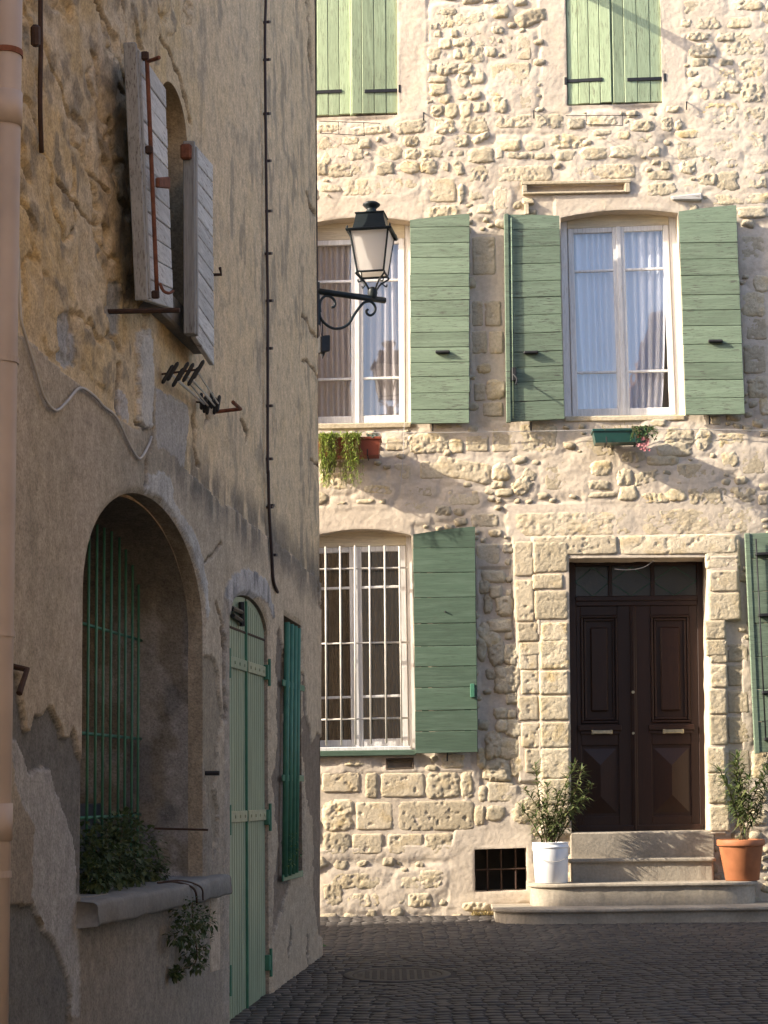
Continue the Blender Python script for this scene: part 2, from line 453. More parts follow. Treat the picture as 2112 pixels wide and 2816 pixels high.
    M['curtain_white'] = cloth('white_curtain', (0.74, 0.76, 0.84)); M['curtain_grey'] = cloth('grey_curtain', (0.46, 0.43, 0.44)); M['curtain_brown'] = cloth('brown_curtain', (0.055, 0.042, 0.03))
    M['room'] = plain('dim_room', (0.10, 0.085, 0.07), 0.9); M['room_pale'] = plain('pale_room', (0.55, 0.52, 0.48), 0.9)
    def leaf(name, c1, c2):
        t = NT(name); geo = t.n('ShaderNodeNewGeometry')
        col = t.mix(geo.outputs['Random Per Island'], c1, c2); t.base(col); t.rough(0.5)
        td = t.n('ShaderNodeBsdfTranslucent'); t.L(col, td.inputs[0])
        ms = t.n('ShaderNodeMixShader'); ms.inputs[0].default_value = 0.3
        t.L(t.b.outputs[0], ms.inputs[1]); t.L(td.outputs[0], ms.inputs[2]); t.L(ms.outputs[0], t.t.nodes['Material Output'].inputs[0]); return t.m
    M['leaf_ole'] = leaf('oleander_leaf', (0.07, 0.11, 0.04), (0.17, 0.19, 0.07))
    M['leaf_ivy'] = leaf('ivy_leaf', (0.035, 0.06, 0.02), (0.10, 0.12, 0.05))
    M['leaf_fern'] = leaf('fern_leaf', (0.18, 0.30, 0.04), (0.40, 0.42, 0.11))
    M['leaf_dry'] = leaf('dry_leaf', (0.30, 0.24, 0.09), (0.40, 0.30, 0.15))
    M['leaf_silver'] = leaf('silver_leaf', (0.06, 0.10, 0.07), (0.35, 0.40, 0.37))
    M['leaf_mid'] = leaf('pelargonium_leaf', (0.06, 0.13, 0.045), (0.14, 0.22, 0.09))
    M['petal'] = leaf('pink_petal', (0.50, 0.16, 0.17), (0.62, 0.34, 0.34))
    M['stem'] = plain('plant_stem', (0.10, 0.075, 0.04), 0.8)
    M['roof'] = plain('roof_tiles', (0.28, 0.15, 0.09), 0.9, 0.3, 6)
    M['roughcast'] = plain('beige_roughcast', (0.55, 0.435, 0.30), 0.95, 0.15, 2, 0.4, 20)
make_mats()
# ================================================================== GROUND
terr = obj('terrain', [(-300, -300, gz(-300) - 0.0), (300, -300, gz(-300)), (300, DF + .3, gz(DF + .3)), (-300, DF + .3, gz(DF + .3)), (300, 400, gz(DF + .3)), (-300, 400, gz(DF + .3))],
           [(0, 1, 2, 3), (3, 2, 4, 5)], M['earth'])
terr.location = (0, 0, -0.10); tag(terr, kind='structure')
# street bed (joint dirt), gently uneven
def street():
    xs = np.arange(-6.0, 9.01, 0.12); ys = np.arange(-6.0, DF + 0.45, 0.12)
    X, Y = np.meshgrid(xs, ys)
    Z = gz(Y) - 0.0015 + 0.003 * (fbm(X * 0.7, Y * 0.7, 2, 3) - .5)
    V = np.stack([X, Y, Z], -1).reshape(-1, 3)
    nx, ny = len(xs), len(ys)
    i = np.arange(nx * ny).reshape(ny, nx)
    Fc = np.stack([i[:-1, :-1], i[:-1, 1:], i[1:, 1:], i[1:, :-1]], -1).reshape(-1, 4)
    return tag(obj('street', V, Fc, M['joint'], None, True), kind='structure')
STREET = street()
def sett_variant(k):
    r = np.random.default_rng(k + 50)
    w, d = 0.050 + r.uniform(-.003, .002), 0.050 + r.uniform(-.003, .002)
    ring = [(-w, -d), (0, -d * 1.03), (w, -d), (w * 1.03, 0), (w, d), (0, d * 1.03), (-w, d), (-w * 1.03, 0)]
    V = []
    for sc, z in ((1.0, -0.03), (0.985, 0.0), (0.84, 0.003)):
        for (x, y) in ring: V.append((x * sc * r.uniform(.96, 1.03), y * sc * r.uniform(.96, 1.03), z + (r.uniform(-.002, .002) if z > -0.02 else 0)))
    V.append((0, 0, 0.0035))
    fs = []
    for a in range(2):
        for j in range(8): fs.append((a * 8 + j, a * 8 + (j + 1) % 8, a * 8 + 8 + (j + 1) % 8, a * 8 + 8 + j))
    for j in range(8): fs.append((16 + j, 16 + (j + 1) % 8, 24))
    return np.array(V), fs
def setts():
    var = [sett_variant(k) for k in range(8)]
    mes = [mesh_from('sett', V, f, M['sett'], True) for V, f in var]
    items = []
    r = random.Random(4)
    per = 1.5
    y = 9.2
    while y < DF + 0.35:
        x = -3.4 + r.uniform(0, .05)
        while x < 4.6:
            ph = ((x / per) % 1.0) - 0.5
            yy = y + 0.55 * math.sqrt(max(0, 0.36 - ph * ph))
            sl = -0.55 * ph / math.sqrt(max(0.05, 0.36 - ph * ph)) / per
            items.append((x + r.uniform(-.004, .004), yy + r.uniform(-.005, .005), math.atan(sl) + r.uniform(-.05, .05), r.uniform(.9, 1.06), r.randrange(8), r.uniform(-.002, .002)))
            x += 0.106 * math.cos(math.atan(sl)) + r.uniform(-.004, .004)
        y += 0.106
    keep = []
    mc = MANHOLE
    for it in items:
        x, y = it[0], it[1]
        if math.hypot(x - mc[0], y - mc[1]) < mc[2] + 0.075: continue
        if (np.array([x, y]) - FA.o[:2]) @ FA.n[:2] < 0.0: continue
        if (np.array([x, y]) - LW.o[:2]) @ LW.n[:2] < -0.04 and (np.array([x, y]) - LW.o[:2]) @ LW.a[:2] < 0.06: continue
        z = float(gz(y)); px, py = project(np.array([x, y, z]))
        keep.append((it, z, (0 < px < 2112 and 0 < py < 2816)))
    vis = sorted([k for k in keep if k[2]], key=lambda k: k[0][1])
    near = vis[:300]; ids = {id(k) for k in near}
    mb = MB()
    for k in keep:
        (x, y, a, s, v, dz), z, _ = k
        if id(k) in ids:
            o = bpy.data.objects.new('sett', mes[v]); COL.objects.link(o); o.parent = STREET
            o.location = (x, y, z + dz); o.rotation_euler = (0, 0, a + (v % 4) * math.pi / 2); o.scale = (s, s, 1)
        else:
            V, f = var[v]; c, sn = math.cos(a), math.sin(a)
            W = np.stack([x + s * (V[:, 0] * c - V[:, 1] * sn), y + s * (V[:, 0] * sn + V[:, 1] * c), z + dz + V[:, 2]], -1)
            mb.add(W, f)
    tag(mb.build('setts', M['sett'], STREET, True), kind='stuff')
def ground_hit(px, py):
    d = ray(px, py); # z = GS*(y-DF)
    t = (-GS * DF - HC) / (d[2] - GS * d[1])
    return CAMP + d * t
mh = ground_hit(1092, 2681); MANHOLE = (mh[0], mh[1], 0.35)
setts()
def manhole():
    e = empty('manhole_cover', (mh[0], mh[1], mh[2]), 'round cast iron manhole cover let into the dark cobbles', 'manhole cover')
    z0 = float(mh[2])
    def ringmb(prof, n=48):
        mb = MB(); lathe(mb, (0, 0, 0), prof, n)
        for v in mb.v: v[:, 2] += z0 + GS * v[:, 1]; v[:, 0] += mh[0]; v[:, 1] += mh[1]
        return mb
    ringmb([(.315, -.03), (.315, .004), (.32, .006), (.372, .006), (.378, .002), (.378, -.03)]).build('rim', M['manhole'], e, True)
    ringmb([(.308, -.02), (.308, .002), (.303, .004), (.0, .004)]).build('plate', M['manhole'], e)
    mb = MB()
    for i in range(-5, 6):
        for j in range(-5, 6):
            x, y = i * .052, j * .052
            if math.hypot(x, y) > .27: continue
            V, f = chbox(x - .017, x + .017, y - .017, y + .017, .003, .007, .002)
            V = V.copy(); V[:, 2] += z0 + GS * V[:, 1]; V[:, 0] += mh[0]; V[:, 1] += mh[1]; mb.add(V, f)
    tag(mb.build('studs', M['manhole'], e), kind='stuff')
manhole()

# ================================================================== WALL SHEETS WITH OPENINGS
def arch_poly(x0, x1, z0, zs, rise, n=24, power=0.5):
    pts = [(x0, z0), (x1, z0)]
    xc, hw = (x0 + x1) / 2, (x1 - x0) / 2
    if power == 0.5:
        for i in range(n + 1):
            th = math.pi * i / n
            pts.append((xc + hw * math.cos(th), zs + rise * math.sin(th)))
    else:                        # shallow segmental arch
        for i in range(n + 1):
            t = 1 - 2 * i / n
            pts.append((xc + hw * t, zs + rise * (1 - t * t)))
    return pts
def dense(poly, step=0.02):
    out = []
    for i in range(len(poly)):
        a = np.array(poly[i]); b = np.array(poly[(i + 1) % len(poly)])
        k = max(1, int(np.linalg.norm(b - a) / step))
        for j in range(k): out.append(tuple(a + (b - a) * j / k))
    return out
def wall_sheet(fr, x0, x1, z0, z1, dx, dz, holes, hfun, right_edge=None, lift=None):
    xs = np.linspace(x0, x1, int(round((x1 - x0) / dx)) + 1); zs = np.linspace(z0, z1, int(round((z1 - z0) / dz)) + 1)
    X, Z = np.meshgrid(xs, zs)
    if right_edge is not None:
        e = right_edge(zs)[:, None]; t = np.clip((X - (x1 - 0.6)) / 0.6, 0, 1); X = X + t * (e - x1)
    nx, nz = len(xs), len(zs)
    idx = np.arange(nx * nz).reshape(nz, nx)
    cells = np.stack([idx[:-1, :-1], idx[:-1, 1:], idx[1:, 1:], idx[1:, :-1]], -1).reshape(-1, 4)
    Xf, Zf = X.ravel().copy(), Z.ravel().copy()
    cxx = Xf[cells].mean(1); czz = Zf[cells].mean(1)
    rem = np.zeros(len(cells), bool); near = np.full(Xf.shape, 1e9)
    snapped = np.zeros(Xf.shape, bool); edge_h = np.zeros(Xf.shape)
    for h in holes:
        hh = np.array(h); lo = hh.min(0) - .15; hi = hh.max(0) + .15
        sel = (cxx > lo[0]) & (cxx < hi[0]) & (czz > lo[1]) & (czz < hi[1])
        ii = np.where(sel)[0]
        ins = pip(cxx[ii], czz[ii], h)
        r = np.zeros(len(cells), bool); r[ii[ins]] = True
        vin = np.zeros(Xf.shape, bool); vin[cells[r].ravel()] = True
        vout = np.zeros(Xf.shape, bool); vout[cells[~r].ravel()] = True
        bnd = np.where(vin & vout)[0]
        _, bx, by = pdist(Xf[bnd], Zf[bnd], h)
        Xf[bnd] = bx; Zf[bnd] = by; snapped[bnd] = True
        vs = np.where((Xf > lo[0]) & (Xf < hi[0]) & (Zf > lo[1]) & (Zf < hi[1]))[0]
        d, _, _ = pdist(Xf[vs], Zf[vs], h)
        near[vs] = np.minimum(near[vs], d)
        if lift is not None and h is lift[0]: edge_h[vs] = np.where(d < .04, lift[1], edge_h[vs])
        rem |= r
    H, attr = hfun(Xf, Zf)
    k = sst(0.0, 0.035, near); H = H * k + (1 - k) * (0.004 + edge_h)
    H[snapped] = edge_h[snapped]
    cells = cells[~rem]
    V = fr.P(Xf, H, Zf)
    nrm = np.cross(V[cells[0][1]] - V[cells[0][0]], V[cells[0][3]] - V[cells[0][0]])
    if nrm @ fr.n < 0: cells = cells[:, ::-1]
    used = np.zeros(len(V), bool); used[cells.ravel()] = True
    remap = np.cumsum(used) - 1
    return V[used], remap[cells], (attr[used] if attr is not None else None)
def reveal(fr, poly, o0, o1, inset=0.0, step=0.03, jit=0.0, seed=0):
    """the inner sides of an opening"""
    p = np.array(dense(poly, step)); n = len(p)
    c = p.mean(0)
    k = max(2, int(abs(o1 - o0) / 0.04) + 1)
    V = []
    for i in range(k + 1):
        t = i / k
        q = p + (c - p) / (np.linalg.norm(c - p, axis=1)[:, None] + 1e-9) * (inset * t + (jit * (vn(np.arange(n) * .31, np.full(n, i * .7), seed) - .5) * (0 if i == 0 else 1))[:, None])
        V.append(fr.P(q[:, 0], o0 + (o1 - o0) * t, q[:, 1]))
    V = np.concatenate(V)
    fs = []
    for i in range(k):
        for j in range(n):
            j2 = (j + 1) % n
            fs.append((i * n + j, i * n + j2, (i + 1) * n + j2, (i + 1) * n + j))
    return V, fs
def panel_poly(fr, poly, out):
    p = np.array(poly); return fr.P(p[:, 0], out, p[:, 1]), [tuple(range(len(p)))]

# ================================================================== STONE HOUSE
s0, _ = FA.sz(885, 1400); 
HOUSE = empty('stone_house', tuple(FA.P(1.5, 0, 0)), 'cream rubble stone house with green shutters and a dark front door', 'house')
def fsz(px, py, out=0.0): return FA.sz(px, py, out)
def rect_px(l, t, r, b):
    return fsz(l, t), fsz(r, b)
holes = []
def hole_quad(pts): 
    h = [fsz(*p) for p in pts]; return h
def arch_quad(TL, TR, BR, BL, rise, n=20):
    """opening with a shallow arched head; TL/TR are the springing points"""
    a, b, c, d = [np.array(fsz(*p)) for p in (TL, TR, BR, BL)]
    pts = [tuple(d), tuple(c)]
    for i in range(n + 1):
        t = i / n; q = b + (a - b) * t; pts.append((q[0], q[1] + rise * 4 * t * (1 - t)))
    return pts
H_UL = hole_quad([(828, -420), (1090, -424), (1093, 316), (833, 325)])
H_UR = hole_quad([(1548, -430), (1806, -436), (1822, 283), (1560, 291)])
H_W1L = arch_quad((838, 618), (1129, 608), (1131, 1166), (838, 1172), 0.055)
H_W1R = arch_quad((1541, 599), (1864, 586), (1884, 1143), (1553, 1146), 0.055)
H_W0 = arch_quad((836, 1482), (1131, 1472), (1143, 2076), (840, 2082), 0.075)
H_DOOR = hole_quad([(1564, 1536), (1945, 1533), (1953, 2288), (1571, 2293)])
H_CEL = hole_quad([(1305, 2336), (1448, 2331), (1449, 2449), (1306, 2453)])
H_VENT = hole_quad([(1061, 2086), (1138, 2083), (1139, 2114), (1062, 2118)])
H_SLOT = hole_quad([(1448, 510), (1715, 505), (1716, 524), (1449, 529)])
holes = [H_UL, H_UR, H_W1L, H_W1R, H_W0, H_DOOR, H_CEL, H_VENT, H_SLOT]

STONES_A = """940 85 150 60 r|1335 80 130 95 r|1075 140 370 100 q -4|865 190 60 50 r|890 243 60 50 r|1010 240 60 60 r|1150 230 170 60 r|1315 215 80 60 r|1065 302 130 75 r|940 310 90 80 r|1230 295 160 80 q|1335 290 40 40 r|865 380 100 90 r|1030 385 60 70 r|1140 390 160 130 q|1270 370 80 70 r|1505 340 110 180 b|1405 320 45 130 b|1408 535 300 185 b|1495 705 140 160 b|850 485 60 60 r|960 485 150 90 r|1085 490 110 70 r|890 570 135 50 r|1065 575 90 100 r|1175 540 110 110 q|895 640 115 80 r|940 700 80 80 r 30|1060 690 80 50 r|1150 680 110 60 r|1310 660 130 60 q|1340 745 100 110 r|1205 765 110 80 r|1090 780 90 110 r|990 785 90 100 r 20|885 790 90 80 r|700 905 220 100 q -6|945 900 140 110 r|1150 885 200 130 q|1430 865 270 100 q|120 920 180 70 q|400 930 300 60 q -3|545 965 50 40 r|120 1020 180 100 q|270 1005 120 60 r|370 1030 90 70 r|470 995 35 40 r|705 1005 110 80 r|860 1005 150 75 r|1045 1005 130 100 r|1200 985 120 50 r -25|1400 1035 150 80 r|1590 1035 140 80 r|550 1090 170 110 r|710 1100 110 80 r|860 1095 150 70 r|980 1095 45 45 r|1195 1110 190 110 r|100 1130 70 80 r 30|200 1120 70 40 r|310 1100 110 90 r|385 1095 35 30 r|1330 1095 60 80 r|1480 1110 180 50 r|240 1205 280 120 q|60 1200 80 90 r|700 1190 140 90 r|830 1185 120 110 r|945 1190 60 70 r|1040 1195 70 120 r -20|1180 1225 170 150 r|480 1330 540 130 t|130 1340 150 60 r|915 1355 220 180 b|1060 1380 50 130 r|1180 1390 120 80 r|940 1510 240 90 q|1220 1490 120 70 r|1340 1410 110 180 b"""
STONES_B = """1240 45 260 90 b|1535 35 170 70 r|1135 150 70 60 r|1280 150 160 90 r|1490 145 180 70 r|1215 235 130 60 r|1390 235 120 60 r|1230 320 160 90 r|1505 280 260 150 q|1230 405 110 60 r|1395 400 90 50 r|1555 440 170 140 q|1340 475 230 80 q|1200 545 80 50 r|1400 560 160 80 q|1565 590 150 130 r|1340 610 90 60 r|1250 600 60 90 r|1310 725 330 150 q|1570 745 150 130 q|1045 700 90 50 r|1010 795 80 90 r|1085 790 50 80 r|850 810 140 75 r|430 790 110 70 r|600 775 200 70 q|255 780 190 100 q|600 850 110 45 r|605 885 90 30 r|730 870 90 60 r|870 890 160 55 r|1220 960 300 130 b|1180 860 180 60 r|1390 910 190 130 q|1580 905 130 150 q|390 905 240 90 r|500 915 60 40 r|220 1000 110 45 r|365 1000 120 70 r|550 985 170 80 r|740 970 180 80 r|930 970 80 70 r|940 1040 50 30 r|1000 1060 60 60 r|1145 1070 110 80 r|1275 1050 120 110 r|1420 1040 110 70 r|1600 1065 140 90 r|96 1115 366 110 t|590 1100 440 100 t|895 1090 40 30 r|965 1125 150 60 r|1270 1150 120 80 r|1395 1160 150 120 r|1570 1165 150 90 r|980 1215 190 90 q|1150 1210 130 70 b|1480 1275 380 80 q|1560 1360 180 70 r"""
STONES_D = """1570 420 150 200 b|1620 610 90 100 r|1565 735 140 140 r|1590 880 130 140 b|1580 1060 140 180 b|1600 1230 110 120 r|1640 1350 60 100 r|285 1540 230 180 q|80 1530 150 180 b|1000 1445 100 50 r|1130 1520 180 110 q|1275 1545 100 130 r|1440 1555 170 100 q|1425 1660 110 100 r|1570 1680 150 150 b|1100 1600 200 90 q|850 1650 140 70 r|1030 1670 180 60 q|650 1590 190 110 b|1345 1430 60 50 r"""
STONES_E = """1300 560 180 300 b|1370 1000 130 200 b|1250 1000 90 200 b|1265 1220 120 180 b|1395 1220 110 180 b|1300 1420 100 80 r|1390 1580 140 140 r|1270 1600 90 140 b|1370 1730 160 110 b|1040 1855 200 50 q|880 1990 300 150 q|1090 2010 110 110 r|1025 2060 60 50 r|1250 1990 180 130 b|640 1990 180 110 b"""
STONES_F = """170 190 260 120 q|390 185 90 40 r|470 250 220 70 q 8|640 120 130 120 b|850 110 180 130 b|760 260 200 80 b|1080 310 240 110 b|1080 110 400 150 t 12|1345 125 120 120 r|1320 215 90 50 r|1370 270 120 60 r|1520 190 110 210 r 35|370 335 130 40 r|500 335 50 40 r|200 350 100 30 r|740 400 200 120 t|1230 470 200 100 t|930 400 110 70 r|1300 560 90 50 r|1250 710 170 150 b|1390 665 75 80 r|1390 765 50 50 r|1290 870 150 80 r|1220 940 70 90 r|1300 980 80 80 r|1360 1080 110 130 r|1250 1060 60 130 r|1330 1220 150 80 r|1250 1290 110 190 r -40|1400 1290 50 50 r|1400 985 40 50 r"""
STONES_G = """170 590 110 60 b|195 735 108 205 b|200 985 104 250 b|222 1172 120 110 b|235 1275 110 75 b|358 725 200 185 q|340 872 175 85 q|362 1012 190 170 q|380 1172 152 108 q|383 1275 155 75 q|1390 868 165 122 b|1395 1020 180 160 q|1340 1160 112 108 q|1345 1268 110 92 q|1385 700 200 190 b|490 525 720 150 t|1240 505 720 165 t -1|450 230 270 190 b|660 195 130 90 r|800 250 90 100 r|820 340 105 85 r|935 245 160 80 q -12|650 295 130 60 r|660 350 160 40 r|985 370 180 70 q|1110 350 140 80 r|1300 360 240 110 q|1510 350 150 90 r|1230 210 240 100 b|1630 380 60 60 r|508 655 505 110 b|1120 650 720 115 b"""
STONES_H = """225 120 104 158 b|235 275 100 138 b|225 430 112 142 b|238 590 104 148 b|255 745 90 140 b|380 110 165 168 q|375 278 165 140 q|380 430 168 142 q|385 590 168 150 q|385 760 165 176 q|390 930 155 150 q|390 1080 155 120 q|1360 95 95 132 q|1360 240 92 132 q|1355 392 95 148 q|1360 562 95 178 q|1345 740 100 150 q|1352 910 100 178 q|1365 1090 110 150 q|1480 100 130 115 b|1480 235 130 130 b|1480 390 130 140 b|1482 560 130 170 b|1615 770 90 160 r|1620 950 75 110 r|1600 1080 110 100 r|1490 760 130 180 b|1490 960 120 180 b"""
STONES_I = """1200 90 70 150 r|1310 100 120 190 r|1420 130 110 150 r|1400 305 185 175 r|1270 270 70 70 r|1430 440 90 80 r|1340 550 90 70 r|1420 555 60 60 r|1350 640 80 80 r|1435 650 110 120 r|1290 770 110 170 r|1405 800 140 140 r|1310 950 180 150 r|1465 920 90 130 r|1340 1110 200 150 b|1200 870 60 130 r|1210 1120 60 110 r|200 1040 280 150 b|420 1060 90 180 q|640 1060 325 180 b|930 1060 235 180 q|1100 1060 90 190 q|180 1280 210 215 q|440 1280 275 205 b|880 1280 565 220 b|1190 1280 75 130 r|1300 1260 130 110 r|170 1480 190 160 q|390 1480 230 150 b|660 1480 265 150 b|900 1480 200 150 q|1540 1250 200 170 r|1000 890 170 110 q|310 900 180 50 r"""
STONES_J = """280 395 400 130 q|100 500 150 170 q|690 410 200 110 q|850 380 190 150 q|330 540 260 110 q|560 520 170 120 q|760 540 180 110 q|1190 590 200 70 r"""
REG = {'A': (860, 0, .3858), 'B': (1400, 0, .4292), 'D': (1350, 500, .4593), 'E': (860, 500, .3617), 'F': (860, 1250, .3858), 'G': (1350, 1200, .4593), 'H': (1350, 1750, .4593), 'I': (860, 1750, .3858), 'J': (880, 2280, .3617)}
STONE_ALL = []
for key, txt in (('A', STONES_A), ('B', STONES_B), ('D', STONES_D), ('E', STONES_E), ('F', STONES_F), ('G', STONES_G), ('H', STONES_H), ('I', STONES_I), ('J', STONES_J)):
    ox, oy, k = REG[key]
    for it in txt.split('|'):
        q = it.split(); x, y, w, h = map(float, q[:4]); ty = q[4]; ang = float(q[5]) if len(q) > 5 else 0.0
        px, py = ox + x * k, oy + y * k
        s, z = fsz(px, py); s2, _ = fsz(px + w * k / 2, py); _, z2 = fsz(px, py + h * k / 2)
        STONE_ALL.append((s, z, abs(s2 - s), abs(z - z2), ty, math.radians(-ang)))

PLAINZONES = [[(860, 540), (1165, 540), (1165, 600), (1130, 612), (860, 600)], [(1520, 540), (1870, 520), (1900, 590), (1530, 600)], [(1090, -50), (1175, -50), (1180, 320), (1095, 330)],
              [(1480, -50), (1556, -50), (1562, 310), (1490, 310)], [(1820, -50), (1880, -50), (1890, 280), (1824, 290)], [(860, 1390), (1130, 1390), (1135, 1470), (860, 1465)],
              [(1250, 2260), (1460, 2240), (1480, 2480), (1230, 2500)], [(1385, 1385), (1990, 1370), (1990, 1540), (1400, 1540)], ]
PZ = [[fsz(*p) for p in z] for z in PLAINZONES]
JOINTZONES = [[(1405, 1480), (1570, 1480), (1575, 2300), (1425, 2180)], [(1930, 1480), (2040, 1480), (2040, 2180), (1935, 2300)], [(870, 2130), (1300, 2120), (1240, 2320), (870, 2335)], [(1300, 640), (1400, 640), (1400, 1160), (1300, 1160)], [(1400, 1480), (2035, 1480), (2035, 1540), (1400, 1540)]]
JZ = [[fsz(*p) for p in z] for z in JOINTZONES]
LEVELS = [(.022, [(1408, 1478), (1478, 1478), (1486, 2150), (1428, 2150)]), (.034, [(1478, 1536), (1571, 1536), (1578, 2295), (1486, 2295)]),
          (.030, [(1464, 1478), (2032, 1476), (2032, 1537), (1464, 1537)]), (.042, [(1938, 1530), (2032, 1530), (2032, 1702), (1995, 1706), (1997, 2295), (1945, 2295)])]
LEVELS = [(l, [fsz(*p) for p in q]) for l, q in LEVELS]
def stone_level(s, z):
    X, Z = np.array([s]), np.array([z]); return max([0.0] + [l for l, p in LEVELS if pip(X, Z, p)[0]])
def mortar_h(X, Z):
    h = 0.024 * (fbm(X * 3.2, Z * 3.6, 2, 5) - .5) + 0.008 * (fbm(X * 13, Z * 15, 3, 9) - .5) + 0.006 * (fbm(X * 45, Z * 45, 2, 19) - .5)
    # trowelled up against the stones
    rise = np.zeros(X.shape)
    for (s, z, a, b, ty, ang) in STONE_ALL:
        m_ = (abs(X - s) < a + .09) & (abs(Z - z) < b + .09)
        i = np.where(m_)[0]
        if not len(i): continue
        dx = (X[i] - s) / (a + .045); dz = (Z[i] - z) / (b + .045)
        r = (np.abs(dx) ** 3 + np.abs(dz) ** 3) ** (1 / 3)
        rise[i] = np.maximum(rise[i], 0.013 * sst(1.30, 0.80, r))
    flat = np.zeros(X.shape)
    for p in PZ:
        flat = np.maximum(flat, pip(X + .04 * (fbm(X * 6, Z * 6, 2, 2) - .5), Z, p).astype(float))
    h = h * (1 - .45 * flat) + rise * (1 - .6 * flat) + 0.010 * flat
    jz = np.zeros(X.shape)
    for p in JZ: jz = np.maximum(jz, pip(X, Z, p).astype(float))
    h = h * (1 - jz) + jz * (0.35 * h - .001)
    dz_ = pip(X, Z, [fsz(*p) for p in ((1318, 1560), (1405, 1560), (1440, 2160), (1320, 2160))]).astype(float)
    h = h * (1 - dz_) + dz_ * (.4 * h - .008)
    wob = X + .012 * (fbm(X * 9, Z * 5, 3, 29) - .5)
    for l, p in LEVELS:
        k = pip(wob, Z, p); h = np.where(k, l + .3 * h, h)
    return h - 0.008, None
SX0, SX1, SZ0, SZ1 = -0.95, 4.1, -0.35, 8.95
V, Fc, _ = wall_sheet(FA, SX0, SX1, SZ0, SZ1, 0.0145, 0.0145, holes, mortar_h, None, (H_DOOR, .026))
wall = obj('wall', V, Fc, M['mortar'], HOUSE, True); wall['label'] = 'uneven cream lime mortar wall face'
# outlying wall, beyond the frame
mb = MB()
for (a, b, c, d) in ((-9, SX0, -.5, 11.0), (SX1, 9.0, -.5, 11.0), (SX0, SX1, SZ1, 11.0)):
    P4 = FA.P(np.array([a, b, b, a]), 0.0, np.array([c, c, d, d])); mb.add(P4, [(0, 1, 2, 3)])
for x in (-9, 9):
    mb.add(np.array([FA.P(x, 0, -.5), FA.P(x, -8, -.5), FA.P(x, -8, 11), FA.P(x, 0, 11)]), [(0, 1, 2, 3)])
mb.build('outer_wall', M['mortar'], HOUSE)
mb = MB()
mb.add(np.array([FA.P(-9.3, .35, 10.9), FA.P(9.3, .35, 10.9), FA.P(9.3, -4, 12.6), FA.P(-9.3, -4, 12.6), FA.P(-9.3, -8.3, 10.9), FA.P(9.3, -8.3, 10.9),
                 FA.P(-9.3, .35, 11.02), FA.P(9.3, .35, 11.02), FA.P(9.3, -4, 12.72), FA.P(-9.3, -4, 12.72), FA.P(-9.3, -8.3, 11.02), FA.P(9.3, -8.3, 11.02)]),
       [(0, 1, 2, 3), (3, 2, 5, 4), (6, 7, 8, 9), (9, 8, 11, 10), (0, 1, 7, 6)])
mb.build('roof', M['roof'], HOUSE)
# reveals
for h, d, nm in ((H_UL, -.09, 'reveal'), (H_UR, -.09, 'reveal'), (H_W1L, -.30, 'reveal'), (H_W1R, -.30, 'reveal'), (H_W0, -.30, 'reveal'), (H_DOOR, -.42, 'reveal'), (H_CEL, -.30, 'reveal'), (H_VENT, -.10, 'reveal'), (H_SLOT, -.05, 'reveal')):
    V, f = reveal(FA, h, .026 if h is H_DOOR else 0.0, d, 0.0, 0.03, 0.012, 3); obj(nm, V, f, M['mortar'], HOUSE, True)
for h, d in ((H_VENT, -.10), (H_SLOT, -.05), (H_UL, -.09), (H_UR, -.09)):
    V, f = panel_poly(FA, h, d); obj('recess_back', V, f, M['mortar'], HOUSE)
def room(poly, d0, depth=1.6, grow=.25, mt='room'):
    p = np.array(poly); x0, z0 = p.min(0) - grow; x1, z1 = p.max(0) + grow
    c = [(x, z) for x, z in ((x0, z0), (x1, z0), (x1, z1), (x0, z1))]
    V = np.array([FA.P(x, d0, z) for x, z in c] + [FA.P(x, d0 - depth, z) for x, z in c])
    obj('room', V, [(4, 5, 6, 7), (0, 1, 5, 4), (1, 2, 6, 5), (2, 3, 7, 6), (3, 0, 4, 7)], M[mt], HOUSE)
for h in (H_W1L, H_W1R, H_W0): room(h, -.30, 1.6, .25, 'room' if h is H_W0 else 'room_pale')
room(H_CEL, -.30, .6, .02)

